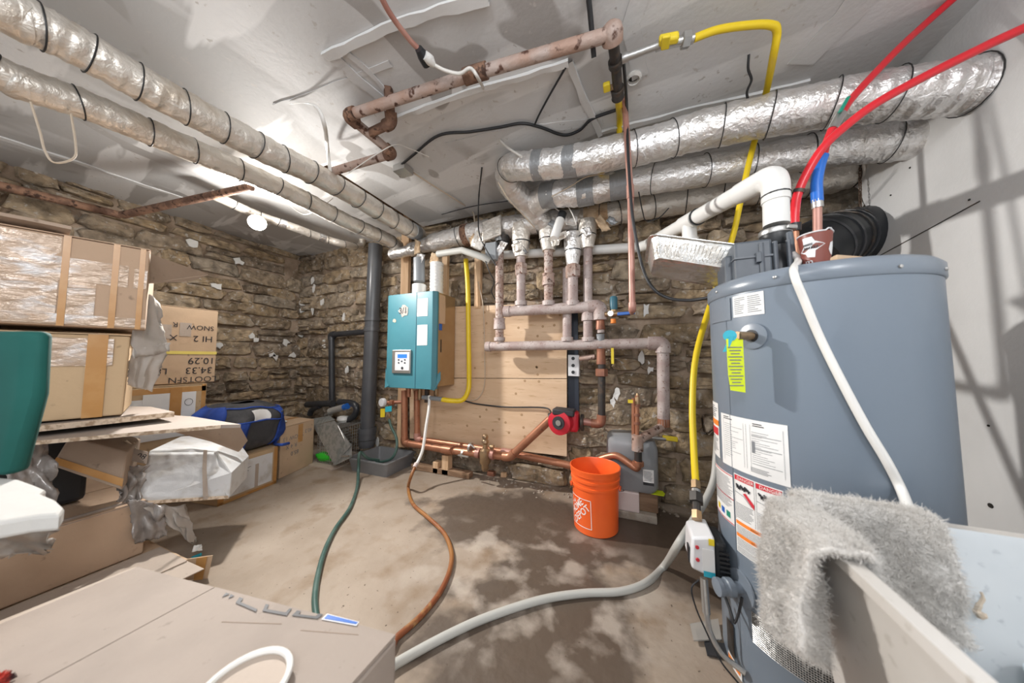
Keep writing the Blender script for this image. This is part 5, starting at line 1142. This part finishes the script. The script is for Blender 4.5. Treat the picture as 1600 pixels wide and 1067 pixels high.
wire('grey_conduit', 'light grey hose sweeping over the floor up behind the heater', [Vector((-1.55, .35, .014)), Vector((-1.38, .56, .014)), Vector((-1.1, .62, .014))]+[P(x, y, z=.014) for x, y in ((560, 1075), (620, 1036), (700, 992), (765, 963), (846, 937), (911, 927), (970, 924), (1010, 910), (1038, 884))]+[P(1060, 850, v=1.42), P(1082, 815, v=1.55), P(1103, 780, v=1.66), P(1115, 750, v=1.72), P(1119, 715, v=1.76), P(1121, 680, v=1.78)], .0155, 'hose_grey', 'hose', seg=12)
# gas hose end fittings
t = thing('gas_union', 'brass union and nipple at the foot of the long yellow hose', 'fitting', P(1090, 812, v=1.26))
a, b = P(1087, 752, v=1.37), P(1089, 812, v=1.26)
for s_, e_, r, m, hx in ((0, .22, .018, 'brass', 1), (.24, .36, .016, 'steel', 0), (.34, .58, .025, 'iron_dark', 1), (.56, .86, .014, 'iron_dark', 0), (.80, 1, .018, 'brass', 1)):
    MB().tube([a.lerp(b, s_), a.lerp(b, e_)], r, 6 if hx else 12).build('hex_nut' if hx else 'nipple', m, t, 25)
# flat black plate and white scrap by the heater foot
q = [P(x, y, z=.004) for x, y in ((1100, 1003), (1136, 1008), (1145, 1032), (1105, 1025))]
tag(MB().slab(q, (0, 0, .006)).build('black_plate', 'abs_black', None, 0), 'flat black plate on the floor at the heater foot', 'plate')
q = [P(x, y, z=.012) for x, y in ((1078, 976), (1122, 968), (1128, 1000), (1084, 1002))]
tag(MB().slab(q, (0, 0, .004)).build('clear_sheet', 'clear_plastic', None, 0), 'clear plastic scrap on the floor by the heater foot', 'scrap')
# loose rubble along the wall foot
mb = MB(); rd = random.Random(6)
for k in range(150):
    x, y = rd.uniform(-1.2, .9), 2.33-abs(rd.gauss(0, .10)); r = rd.uniform(.004, .016)
    mb.add([Vector((x+r*rd.uniform(.6, 1.2)*dx, y+r*rd.uniform(.6, 1.2)*dy, .001+(r*rd.uniform(.6, 1.2) if dz else 0))) for dx, dy, dz in ((1, 0, 0), (0, 1, 0), (-1, 0, 0), (0, -1, 0), (.2, 0, 1))], [(0, 1, 4), (1, 2, 4), (2, 3, 4), (3, 0, 4), (3, 2, 1, 0)])
o = mb.build('rubble', 'rubble', None, 0); o['kind'] = 'stuff'; o['label'] = 'loose crumbs of stone along the wall foot'; o['category'] = 'rubble'
# ================================================================== CARTONS ON THE LEFT
UP = Vector((0, 0, 1))
def carton(name, label, C, ax, ay, h, m, tape='tape_brown', flaps=True, cat='box', skew=(0, 0, 0), tw=.05):
    """C: a bottom corner, ax / ay: horizontal edge vectors"""
    C, ax, ay = Vector(C), Vector(ax), Vector(ay); up = Vector((skew[0], skew[1], h))
    t = thing(name, label, cat, C+(ax+ay)/2)
    q = [C, C+ax, C+ax+ay, C+ay]
    rd = random.Random(len(label)); top = [p+up+Vector((rd.uniform(-.006, .006), rd.uniform(-.006, .006), rd.uniform(-.006, .002))) for p in q]
    MB().hexa(q, top).build('carton_body', m, t, 0, .006)
    if flaps:
        nn = ax.cross(ay).normalized(); nn = nn if nn.z > 0 else -nn; e = nn*.002
        lf = [top[0], top[1], top[1].lerp(top[2], .495), top[0].lerp(top[3], .495)]; rf = [top[3].lerp(top[0], .495), top[2].lerp(top[1], .495), top[2], top[3]]
        for f in (lf, rf): MB().slab([p+e for p in f], nn*.004).build('top_flap', m, t, 0)
        if tape:
            d = ay.normalized()*tw/2; a, b = top[0].lerp(top[3], .5)+nn*.0065, top[1].lerp(top[2], .5)+nn*.0065
            MB().slab([a-d, b-d, b+d, a+d], nn*.0008).build('tape', tape, t, 0)
    def face(s, q, off=.002, k='ax'):
        if k == 'ax': n = -ay.normalized(); return C+ax*s+up*q+n*off
        n = -ax.normalized(); return C+ay*s+up*q+n*off
    t_face = face; return t, t_face
def fquad(t, f, s0, s1, q0, q1, m, name='tape', off=.002, k='ax', th=.0008, bend=0):
    a = [f(s0, q0, off, k), f(s1, q0, off, k), f(s1, q1, off, k), f(s0, q1, off, k)]; n = (f(.5, .5, 1, k)-f(.5, .5, 0, k)).normalized()
    return MB().slab(a, n*th).build(name, m, t, 0)
def ftext(t, f, s, q, txt, size, m='print_black', off=.0035, k='ax', flip=True, sx=1, shear=0):
    o = f(s, q, off, k); X = (f(1, q, off, k)-f(0, q, off, k)).normalized(); Y = (f(s, 1, off, k)-f(s, 0, off, k)).normalized()
    if flip: X, Y = -X, -Y
    return lettering(txt, size, lambda x, y: o+X*(x+shear*y)+Y*y, m, t, sx=sx)
def crumple(name, label, quad, m, amp=.02, nu=16, nv=16, sc=9, cat='plastic sheet', parent=None, thick=.0015, seed=0, edge=.0):
    a, b, c, d = [Vector(x) for x in quad]; nrm_ = (b-a).cross(d-a).normalized(); rd = random.Random(seed)
    def fn(s, q):
        p = a.lerp(b, s).lerp(d.lerp(c, s), q); w_ = Vector((s*sc*.25+seed, q*sc*.25, seed*1.3))
        p = p+nrm_*(abs(noise.noise(w_*1.1))*2-.6)*amp+nrm_*noise.noise(w_*2.6)*amp*.25
        if edge and (s in (0, 1) or q in (0, 1)): p = p+Vector((rd.uniform(-1, 1), rd.uniform(-1, 1), rd.uniform(-1, 1)))*edge
        return p
    o = MB().grid(fn, nu, nv).build(name, m, parent, 70, thick=thick); return tag(o, label, cat) if parent is None else o
FA = Vector((.315, .949, 0)); NA = Vector((.949, -.315, 0))
# --- top box wrapped in clear tape
C1 = P(226, 515, d=1.24); zt1 = P(213, 389, d=1.24).z; L1 = .75
C = C1-FA*L1
t, f = carton('cardboard_box', 'tape-wrapped cardboard box on top of the left stack', C, FA*L1, -NA*.45, zt1-C1.z, 'kraft', 'tape_clear')
wv = [(.30, .52, .10, .97), (.52, .72, .04, .97), (.74, .83, .03, .72)]
for s0, s1, q0, q1 in wv: fquad(t, f, s0, s1, q0, q1, 'tape_clear', 'clear_tape', .0022)
fquad(t, f, 0, .93, .50, .76, 'tape_clear', 'clear_tape', .0035); fquad(t, f, .1, 1, .02, .13, 'tape_clear', 'clear_tape', .003); fquad(t, f, .95, .995, .5, .74, 'tape_clear', 'clear_tape', .004)
for s0 in (.50, .725, .875): fquad(t, f, s0, s0+.022, .0, 1, 'tape_brown', 'strap', .0045)
fquad(t, f, .965, .985, 0, 1, 'tape_brown', 'strap', .0045)
# end flap poking out to the right
q = [C1+UP*(zt1-C1.z-.01)+NA*-.02, P(262, 408, d=1.40), P(325, 428, d=1.55), P(300, 437, d=1.48), P(232, 441, d=1.30)]
tag(MB().slab(q, (0, 0, -.006)).build('cardboard_sheet', 'kraft_dull', None, 0), 'torn cardboard flap jutting right from behind the tape-wrapped box', 'cardboard')
q = [P(-60, 318, d=1.3), P(0, 328, d=1.3), P(60, 344, d=1.35), P(112, 352, d=1.42), P(108, 362, d=1.38), P(70, 364, d=1.28), P(0, 358, d=1.16), P(-60, 350, d=1.1)]
q = [Vector((p.x, p.y, zt1+.012+.012*math.sin(i))) for i, p in enumerate(PZ([(-70, 325), (0, 333), (60, 345), (112, 352), (106, 368), (60, 366), (0, 356), (-70, 345)], zt1+.03))]
tag(MB().slab(q, (0, 0, .012)).build('cardboard_sheet', 'kraft_dull', None, 0), 'loose cardboard sheet lying on the tape-wrapped box', 'cardboard')
# --- second box
C2 = P(191, 648, d=1.22); zt2 = min(P(195, 524, d=1.22).z, C1.z-.004); L2 = .70; C = C2-FA*L2
t, f = carton('cardboard_box', 'brown-taped cardboard box under the tape-wrapped one', C, FA*L2, -NA*.42, zt2-C2.z, 'kraft_tan', 'tape_brown')
fquad(t, f, .0, .74, .40, .97, 'tape_brown', 'brown_tape', .0022); fquad(t, f, .62, .95, .62, .95, 'tape_clear', 'clear_tape', .003); fquad(t, f, .45, .72, .18, .45, 'tape_brown', 'brown_tape', .002)
fquad(t, f, .86, .93, .0, 1, 'tape_brown', 'brown_tape', .0035); fquad(t, f, .3, .66, .08, .22, 'tape_clear', 'clear_tape', .003)
# --- pale film hanging beside the two boxes
crumple('plastic_wrap', 'dusty grey film hanging beside the two upper left boxes', [P(213, 442, d=1.27), P(246, 470, d=1.36), P(262, 548, d=1.38), P(205, 560, d=1.26)], 'film_pale', .018, seed=2, cat='plastic film', edge=.004)
crumple('plastic_wrap', 'lower tail of grey film pointing down beside the brown-taped box', [P(205, 545, d=1.27), P(266, 535, d=1.38), P(236, 612, d=1.36), P(198, 602, d=1.27)], 'film_pale', .018, seed=5, cat='plastic film', edge=.004)
# --- flattened cartons under the second box
def flat(pts, z, th, m, label, lift=0):
    q = PZ(pts, z); t = thing('cardboard_sheet', label, 'cardboard', q[0])
    MB().slab(q, (0, 0, th)).build('liner', m, t, 0)
    a, b = q[0], q[1]; n = (b-a).cross(UP).normalized(); n = n if n.dot(EYE-a) > 0 else -n
    MB().slab([a+n*.001, b+n*.001, b+n*.001+UP*th, a+n*.001+UP*th], n*.001).build('fluted_edge', 'card_edge', t, 0)
zs = C2.z-.03
flat([(-80, 690), (272, 651), (235, 642), (120, 640), (-80, 646)], zs, .022, 'kraft_grey', 'upper flattened carton under the brown-taped box')
flat([(-80, 707), (345, 669), (376, 668), (300, 655), (150, 645), (-80, 655)], zs-.035, .014, 'kraft_grey', 'lower flattened carton jutting over the white package')
fl = [P(268, 674, d=1.40), P(372, 668, d=1.78), P(384, 690, d=1.80), P(372, 706, d=1.76), P(330, 690, d=1.6)]
tag(MB().slab(fl, (0, .01, .004)).build('cardboard_sheet', 'kraft_dull', None, 30), 'curled cardboard flap drooping beside the blue bag', 'cardboard')
# --- black crate added as support, its black stands for the gap's shade
tag(MB().span((-2.95, -.3, .364), (-2.40, .55, zs-.045)).build('filler', 'rubber_black', None, 0, .02), 'black crate added as support and as the gap shade under the flattened cartons', 'filler')
# --- tilted brown box in the gap
def freebox(name, label, pts, back, m, cat='box', bevel=.006):
    t = thing(name, label, cat, pts[0]); pts = [Vector(p) for p in pts]; MB().hexa(pts, [p+Vector(back) for p in pts]).build('carton_body', m, t, 0, bevel); return t
pts = [P(80, 728, d=1.16), P(190, 766, d=1.27), P(200, 706, d=1.30), P(108, 682, d=1.20)]
t = freebox('cardboard_box', 'small tilted brown box in the gap under the flattened cartons', pts, (-.22, .10, .01), 'kraft_dull')
MB().slab([pts[0].lerp(pts[3], .1)+NA*.003, pts[1].lerp(pts[2], .1)+NA*.003, pts[1].lerp(pts[2], .3)+NA*.003, pts[0].lerp(pts[3], .3)+NA*.003], NA*.001).build('tape', 'tape_brown', t, 0)
crumple('plastic_bag', 'grey dusty plastic bag left of the tilted brown box', [P(15, 770, d=.98), P(88, 790, d=1.06), P(80, 690, d=1.1), P(20, 690, d=1.0)], 'plastic_film', .04, seed=7, cat='plastic bag', edge=.004)
# --- white package
pw = [P(212, 789, d=1.38), P(358, 779, d=1.56), P(362, 738, d=1.60), P(338, 704, d=1.62), P(300, 700, d=1.60), P(232, 704, d=1.48)]
t = thing('package', 'package wrapped in crumpled white paper overhanging the low boxes', 'package', pw[0]); bk = Vector((-.25, .20, .0))
MB().hexa(pw, [p+bk for p in pw]).build('carton_body', 'paper_dirty', t, 0, .008)
n_ = (pw[1]-pw[0]).cross(pw[5]-pw[0]).normalized(); n_ = n_ if n_.dot(EYE-pw[0]) > 0 else -n_
def pwf(s, q): return pw[0].lerp(pw[1], s).lerp(pw[5].lerp(pw[3], s), q)
def paper(s, q):
    s2, q2 = .02+.96*s, .06+.9*q; w_ = Vector((s*5, q*5, 1)); return pwf(s2, q2)+n_*(.004+.006*abs(noise.noise(w_))+.003*noise.noise(w_*3))
MB().grid(paper, 24, 14).build('white_paper', 'paper_dirty', t, 25, thick=.001)
MB().slab([pwf(s, q)+n_*.012 for s, q in ((.70, .02), (.76, .02), (.80, .6), (.86, 1.0), (.80, 1.0), (.74, .6))], n_*.001).build('tape', 'kraft_pale', t, 0)
MB().slab([pwf(s, q)+n_*.006 for s, q in ((0, .0), (1, .0), (1, .06), (0, .06))], n_*.002).build('edge_strip', 'card_edge', t, 0)
MB().tube(catmull([P(196, 688, d=1.36), P(212, 700, d=1.40), P(208, 692, d=1.40)]), .005, 6).build('string_loop', 'cable_beige', t)
q = [P(186, 716, d=1.33), P(228, 725, d=1.40), P(230, 706, d=1.42), P(200, 700, d=1.36)]
ot = tag(MB().slab(q, (-.004, .004, 0)).build('cardboard_scrap', 'kraft_grey', None, 0), 'grey cardboard scrap with handwriting beside the white package', 'cardboard')
X = (q[1]-q[0]).normalized(); Y = (q[3]-q[0]).normalized(); lettering('DA-08', .034, planef(q[0].lerp(q[2], .5)+n_*.006, X, Y), 'print_black', ot)
crumple('plastic_bag', 'glossy crumpled plastic bag tucked left of the white package', [P(186, 782, d=1.30), P(218, 792, d=1.36), P(230, 726, d=1.40), P(194, 728, d=1.32)], 'plastic_film', .035, seed=9, cat='plastic bag', edge=.006)
crumple('plastic_bag', 'brown plastic sheet hanging under the white package', [P(210, 852, d=1.34), P(262, 838, d=1.42), P(255, 790, d=1.42), P(200, 778, d=1.33)], 'plastic_film', .03, seed=12, cat='plastic bag', edge=.004)
crumple('plastic_bag', 'pale crumpled film twisting down to a point under the white package', [P(303, 852, d=1.50), P(306, 847, d=1.50), P(288, 790, d=1.5), P(222, 795, d=1.36)], 'film_pale', .03, seed=14, cat='plastic bag', edge=.003)
# --- low big box and the flattened carton under it
t, f = carton('cardboard_box', 'low wide plain cardboard box at the foot of the left stack', (-2.17, -.55, .105), (0, 1.22, 0), (-.75, 0, 0), .245, 'kraft', None)
MB().span((-2.20, -.55, .352), (-2.10-.09, .66, .362)).build('folded_rim', 'kraft_grey', t, 0); fquad(t, f, 0, 1, .93, 1.0, 'kraft_grey', 'folded_rim', .002)
crk = [P(188, 770, u=-2.165), P(198, 850, u=-2.165), P(212, 852, u=-2.165), P(205, 770, u=-2.165)]
tb, f2 = carton('cardboard_box', 'crushed flat carton with open end under the low wide box', (-1.92, -.55, 0), (0, 1.28, 0), (-.95, 0, 0), .10, 'kraft_light', None, flaps=False)
MB().span((-2.16, -.55, .101), (-1.90, .72, .106)).build('top_liner', 'kraft_pale', tb, 0)
q = [Vector((-1.93, .72, .10)), Vector((-1.93, .42, .10)), Vector((-1.80, .44, .085)), Vector((-1.80, .74, .08))]
MB().slab(q, (0, 0, .004)).build('end_flap', 'kraft_pale', tb, 0)
q = [Vector((-1.93, .73, .005)), Vector((-1.86, .78, .0)), Vector((-1.85, .79, .10)), Vector((-1.93, .73, .10))]
MB().slab(q, (.003, -.002, 0)).build('end_flap', 'kraft_light', tb, 0); MB().slab([p+Vector((.005, -.004, 0)) for p in (q[0].lerp(q[1], .4), q[0].lerp(q[1], .8), q[3].lerp(q[2], .8), q[3].lerp(q[2], .4))], (.001, -.001, 0)).build('tape', 'tape_brown', tb, 0)
ftext(tb, f2, .88, .5, 'TO 100M', .045, 'print_black', .004, 'ax', False)
fquad(tb, f2, .62, .85, .1, .95, 'kraft_pale', 'torn_liner', .002)
o = MB().tube([P(300, 872, z=.02), P(314, 866, z=.03)], .008, 8).build('marker_pen', 'tag_teal'); tag(o, 'blue capped marker lying at the end of the crushed carton', 'pen')
crumple('paper_scrap', 'small white paper scrap by the blue marker', [P(300, 862, z=.08), P(316, 860, z=.07), P(315, 850, z=.09), P(303, 852, z=.10)], 'plaster_white', .01, 6, 6, seed=3, cat='paper')
# --- carton tied with yellow strap
t, f = carton('cardboard_box', 'tall handwritten carton with a yellow strap against the stone wall', (-3.1, .70, .845), (0, .57, 0), (-.5, 0, 0), .57, 'kraft_light', None)
fquad(t, f, -.01, 1.0, .385, .425, 'strap_yellow', 'yellow_strap', .003); fquad(t, f, .62, .73, .62, .80, 'kraft_pale', 'torn_patch', .002); fquad(t, f, .36, .55, .58, .76, 'kraft_pale', 'torn_patch', .002)
for s, q, tx, sz in ((.82, .75, 'SNOW', .05), (.58, .77, 'R', .05), (.85, .60, 'HI 2', .065), (.57, .60, 'X', .06), (.85, .30, '10.29', .07), (.35, .30, '10', .06), (.83, .17, '34.33', .07), (.45, .17, 'L8.5', .06), (.78, .05, 'LOOTSFN', .06)):
    ftext(t, f, s, q, tx, sz, 'print_black')
# --- carton with papers
t, f = carton('cardboard_box', 'taped carton with white papers under the strapped one', (-3.05, .66, 0), (0, .54, 0), (-.55, 0, 0), .835, 'kraft_tan', 'tape_brown')
fquad(t, f, 0, 1, .94, .985, 'tape_brown', 'tape', .002); fquad(t, f, .955, 1, .4, 1, 'tape_brown', 'tape', .002)
a = fquad(t, f, .30, .80, .60, .90, 'paper_white', 'paper_sheet', .003); b = fquad(t, f, .42, .90, .56, .94, 'paper_white', 'paper_sheet', .0045)
fquad(t, f, .65, .76, .73, .98, 'tape_brown', 'tape', .006)
mb = MB(); fr = lambda s, q: f(s, q, .0062)
for k in range(4): mb.tube(catmull([fr(.48+.03*j, .78-.035*k+.012*math.sin(j*2.1+k)) for j in range(7-k)], 3), .0012, 4)
mb.tube([fr(.83+.04*math.cos(j*.6), .85+.03*math.sin(j*.6)) for j in range(12)], .0012, 4); mb.build('lettering', 'print_black', b)
# --- low box with label
Dl = Vector((-.15, .9887, 0)); A_ = Vector((-2.68, 1.15, 0))
t, f = carton('cardboard_box', 'low carton with a large white label carrying the blue bag', A_, Dl*.40, Vector((-.9887, -.15, 0))*.35, .30, 'kraft_tan', 'tape_brown')
b = fquad(t, f, .16, .90, .12, .88, 'paper_dirty', 'label_sheet', .003); fquad(t, f, 0, 1, 0, .07, 'tape_brown', 'tape', .002); fquad(t, f, 0, .09, 0, 1, 'tape_brown', 'tape', .002); fquad(t, f, .93, 1, 0, 1, 'tape_brown', 'tape', .002)
fquad(t, f, .58, .64, .12, .7, 'kraft_pale', 'tape', .0045)
mb = MB()
for k, (s0, s1) in enumerate(((.22, .34), (.22, .5), (.36, .46))):
    mb.tube(catmull([f(s0+(s1-s0)*j/6, .76-.08*k+.015*math.sin(j*2.3+k), .005) for j in range(7)], 3), .0016, 4)
mb.build('lettering', 'print_black', b)
# --- taller box behind it
A2 = Vector((-2.80, 1.60, 0)); D2 = Vector((-.28, .96, 0)).normalized()
t, f = carton('cardboard_box', 'dented tan carton beside the wire trap with a plate on top', A2, D2*.37, Vector((-.5, -.02, 0)), .43, 'kraft_light', 'tape_brown')
fquad(t, f, .48, .62, .60, .98, 'tape_brown', 'tape', .003)
for s, q, tx in ((.35, .75, 'SNOW 13'), (.3, .58, 'R 4 X'), (.8, .8, '40.3'), (.4, .42, '85.0')): ftext(t, f, s, q, tx, .05, 'print_grey')
pc = Vector((-3.02, 1.66, .437)); t = thing('paper_plate', 'white paper plate with crumbs on the dented carton', 'plate', pc)
MB().lathe([(.001, .002), (.065, .002), (.085, .012), (.098, .014), (.098, .011), (.07, 0)], pc, seg=28, cap=False).build('plate', 'paper_white', t)
rd = random.Random(3)
for k in range(9): p = pc+Vector((rd.uniform(-.05, .05), rd.uniform(-.05, .05), .004)); blob(6, p, (1, 0, 0), (0, 1, 0), .012, .009, (0, 0, .008), .3, k).build('crumb', 'crumb', t, 0)
# ================================================================== BLUE BAG
bo = Vector((-2.90, 1.36, .308)); t = thing('duffel_bag', 'blue and charcoal bag lying on the low labelled carton', 'bag', bo)
bx_, by_ = Vector((-.15, .9887, 0)), Vector((-.9887, -.15, 0))
def bagp(th, ph, k=1.0):
    c, s = math.cos(th), math.sin(th); cp_, sp_ = math.cos(ph), math.sin(ph); e = .62
    sg = lambda x: math.copysign(abs(x)**e, x)
    x = sg(c)*abs(cp_)**.55; y = sg(s)*abs(cp_)**.55; z = sg(sp_)
    hgt = .185*(1-.10*(x < 0)*abs(x)-.12*x)
    p = bo+bx_*(x*.27*k)+by_*(y*.20*k)+UP*(.185+z*hgt*k)
    w_ = p*6; return p+Vector((noise.noise(w_), noise.noise(w_+Vector((9, 0, 0))), noise.noise(w_+Vector((0, 9, 0)))*.6))*.05
TAU = 2*math.pi
MB().grid(lambda s, q: bagp(s*TAU, -1.5+3.0*q), 48, 20).build('body', 'cloth_dark', t, 60)
def bpatch(a0, a1, p0, p1, m, name, k=1.025): return MB().grid(lambda s, q: bagp(a0+(a1-a0)*s, p0+(p1-p0)*q, k), 14, 10).build(name, m, t, 60, thick=.004)
bpatch(-1.15, .4, -.95, .85, 'cloth_blue', 'end_panel'); bpatch(2.2, 3.9, -.1, 1.0, 'cloth_blue', 'end_panel'); bpatch(-2.6, -1.75, -1.0, .1, 'cloth_blue', 'front_pocket')
bpatch(-1.68, -1.5, .1, .6, 'paper_white', 'white_tag', 1.04)
for ph in (.85, .1): MB().tube([bagp(-2.4+2.6*k/24, ph, 1.03) for k in range(25)], .006, 6).build('piping', 'cloth_blue', t)
MB().tube([bagp(-1.1+.7*k/10, .45, 1.035) for k in range(11)], .004, 6).build('zipper', 'steel', t)
MB().tube(catmull([bagp(-.9, -.6, 1.03), bagp(-.8, -.9, 1.12), bo+by_*-.27+bx_*.12+UP*.02, bo+by_*-.25+bx_*.2+UP*.008]), .012, 8).build('strap', 'cloth_blue', t)
# ================================================================== WIRE TRAP
q0 = P(491, 722, z=0); x0, x1, y0, y1, zt = -2.88, -2.60, 1.98, 2.32, .36
t = thing('wire_trap', 'wire cage trap with a galvanized slanted door in the corner', 'cage', ((x0+x1)/2, (y0+y1)/2, .012))
def meshpanel(fn, nu, nv):
    mb = MB()
    for k in range(nu+1): mb.tube([fn(k/nu, 0), fn(k/nu, 1)], .0022, 4, False)
    for k in range(nv+1): mb.tube([fn(0, k/nv), fn(1, k/nv)], .0022, 4, False)
    return mb
for nm, fn, a, b in (('front_mesh', lambda s, q: Vector((x0+(x1-x0)*s, y0, .012+(zt-.012)*q)), 11, 12), ('side_mesh', lambda s, q: Vector((x1, y0+(y1-y0)*s, .012+(zt-.012)*q)), 13, 12), ('side_mesh', lambda s, q: Vector((x0, y0+(y1-y0)*s, .012+(zt-.012)*q)), 13, 12), ('top_mesh', lambda s, q: Vector((x0+(x1-x0)*s, y0+(y1-y0)*q, zt)), 11, 13)):
    meshpanel(fn, a, b).build(nm, 'steel', t, 0)
d0 = [P(490, 665, v=1.99), P(523, 657, v=1.99), P(549, 696, v=1.93), P(523, 727, v=1.91)]
MB().slab(d0, (0, -.004, 0)).build('slanted_door', 'galvanized', t, 0)
MB().slab([P(486, 655, v=2.05), P(515, 650, v=2.15), P(523, 656, v=1.99), P(490, 665, v=1.99)], (0, 0, .004)).build('top_plate', 'galvanized', t, 0)
MB().slab([P(524, 727, v=1.91), P(550, 714, v=1.93), P(549, 692, v=1.95), P(530, 701, v=1.92)], (0, -.003, 0)).build('side_plate', 'galvanized', t, 0)
MB().tube([P(528, 665, v=1.97), P(535, 680, v=1.95), P(541, 692, v=1.94)], .006, 8).build('spring_bar', 'steel', t)
MB().tube([P(532, 669, v=2.1), P(563, 660, v=2.15)], .005, 8).build('handle_bar', 'steel', t); MB().tube([P(534, 713, v=1.90), P(545, 712, v=1.90)], .008, 8).build('latch', 'steel', t)
mb = MB().grid(lambda s, q: Vector((-2.80+.13*math.cos(s*TAU)*math.sin(q*3.1)*(1+.25*noise.noise(Vector((s*5, q*4, 1)))), 2.01+.05*math.sin(s*TAU)*math.sin(q*3.1), .065+.045*math.cos(q*3.1)*(1+.4*noise.noise(Vector((s*4, q*3, 5)))))), 20, 10)
tag(mb.build('rubber_glove', 'glove_green', None, 60), 'bright green rubber glove inside the wire trap', 'glove')
a, b = P(470, 748, z=0), P(548, 722, z=0)
tag(MB().span((-3.3, 1.90, .0), (-2.56, 2.36, .010)).build('cardboard_sheet', 'kraft_pale', None, 0), 'flat cardboard under the wire trap', 'cardboard')
# ================================================================== FOREGROUND CARTON
zk = .45
q = [P(215, 885, z=zk), P(618, 991, z=zk)]; A_ = q[0]; ax = q[1]-q[0]; ay = Vector((-.02, -.75, 0))
t, f = carton('cardboard_box', 'large plain carton filling the lower left foreground', (A_.x, A_.y, 0), ax, ay, zk-.008, 'kraft_grey', None, flaps=False)
A_ = Vector((A_.x, A_.y, zk-.007)); 
def ktop(px, py, dz=.002): p = P(px, py, z=zk); p.z += dz; return p
MB().slab([A_, A_+ax*.36, A_+ax*.36+ay*.98, A_+ay*.98], (0, 0, .006)).build('top_flap', 'kraft_grey', t, 0)
MB().slab([A_+ax*.366, A_+ax*1.0, A_+ax*.985+ay*.98, A_+ax*.366+ay*.98], (0, 0, .007)).build('top_flap', 'kraft_grey', t, 0)
for k in range(2): MB().slab([A_-ax.normalized()*(.012+.03*k)+UP*(-.012*k), A_+ax*.03+UP*(-.012*k), A_+ax*.03+ay+UP*(-.012*k), A_-ax.normalized()*(.02+.05*k)+ay+UP*(-.012*k)], (0, 0, .004)).build('side_flap', 'kraft_pale', t, 0)
e = .0015
def kpoly(pts, m, nm='print_mark'): return MB().slab([ktop(x, y, e) for x, y in pts], (0, 0, .0006)).build(nm, m, t, 0)
kpoly([(347, 934), (353, 927), (359, 929)], 'print_dark', 'letter'); kpoly([(357, 936), (360, 929), (366, 932)], 'print_dark', 'letter')
for pts in ([(368, 943), (374, 934), (380, 936), (376, 942), (402, 953), (400, 957)], [(410, 956), (415, 945), (420, 946), (417, 953), (446, 958), (452, 952), (456, 952), (448, 963)], [(456, 963), (464, 955), (470, 956), (467, 961), (493, 964), (498, 960), (505, 961), (496, 968)]):
    kpoly(pts, 'print_dark', 'letter')
kpoly([(502, 969), (511, 960), (561, 973), (557, 979)], 'panel_white', 'label_border'); e = .0024
kpoly([(506, 968), (512, 962), (559, 974), (556, 977)], 'handle_blue', 'blue_label')
e = .0015
for a, b in (((346, 972), (440, 975)), ((470, 985), (560, 992))):
    MB().tube([ktop(*a, .0005), ktop(*b, .0005)], .0007, 4).build('crease', 'kraft_dull', t)
c_ = P(380, 1078, z=zk+.012); t = thing('tub_cover', 'round white plastic cover lying on the foreground carton', 'cover', c_-UP*.005)
MB().tube([c_+Vector((.064*math.cos(k*TAU/40), .064*math.sin(k*TAU/40), .004)) for k in range(41)], .0055, 8, False).build('rim', 'tube_white', t)
MB().lathe([(.06, 0), (.06, .002), (.001, .002)], c_-UP*.003, seg=40).build('disc', 'kraft_pale', t)
# near blurred things at the left edge
tag(MB().span((-1.65, -.45, zk+.006), (-1.16, .10, .722)).build('support_box', 'kraft_dull', None, 0, .005), 'brown carton at the left frame edge under the white foam', 'box')
fz = .755
def torn(pts, z, th, m, nm, label, cat):
    q = PZ(pts, z); return tag(MB().slab(q, (0, 0, -th)).build(nm, m, None, 0, .006), label, cat)
torn([(-120, 742), (0, 745), (30, 748), (55, 757), (72, 764), (64, 770), (88, 780), (101, 792), (94, 803), (50, 806), (0, 815), (-120, 818)], fz, .030, 'foam_white', 'foam_sheet', 'torn white foam sheet at the left edge', 'foam')
crumple('plastic_wrap', 'tan and white crumpled wrap under the torn foam', [P(-30, 868, d=.66), P(82, 866, d=.70), P(84, 818, d=.72), P(-30, 822, d=.68)], 'film_pale', .018, seed=21, cat='plastic film', edge=.008)
tp_ = [(-1.0, .0), (.6, -.25), (1, .1), (.75, .6), (-.2, .8), (-1, .6)]
o0 = P(-8, 742, d=.66); o1 = P(-8, 516, d=.66); s_ = S(o0)*54
r0 = [o0+R3*(a*s_*.55)+Vector((-.37, .93, 0))*b*.05 for a, b in tp_]; r1 = [Vector((p.x, p.y, o1.z))+R3*(a*s_*.42) for p, (a, b) in zip(r0, tp_)]
rm = [p.lerp(q_, .55)+R3*.018*(1 if a > 0 else 0) for p, q_, (a, b) in zip(r0, r1, tp_)]
mb = MB(); n = 6; mb.v = r0+rm+r1; mb.f = [tuple(range(n)), tuple(range(2*n, 3*n))]
for j in range(2): mb.f += [(j*n+k, j*n+(k+1) % n, (j+1)*n+(k+1) % n, (j+1)*n+k) for k in range(n)]
o = mb.build('storage_bag', 'teal_cloth', None, 60, .012); tag(o, 'dark teal fabric bag at the left edge of the picture', 'bag')
mb = MB(); c_ = P(-48, 1094, z=zk+.02); rd = random.Random(8)
for k in range(260):
    d_ = Vector((rd.gauss(0, 1), rd.gauss(0, 1), abs(rd.gauss(0, 1)))).normalized(); p = c_+Vector((d_.x*.03, d_.y*.03, d_.z*.014)); mb.tube([p, p+d_*.010], [.0022, .0008], 4)
mb.lathe([(.03, -.018), (.032, 0), (.02, .012), (.001, .016)], c_, seg=16)
tag(mb.build('fuzzy_cloth', 'red_fuzz', None, 0), 'red and black fuzzy cloth in the bottom left corner', 'cloth')
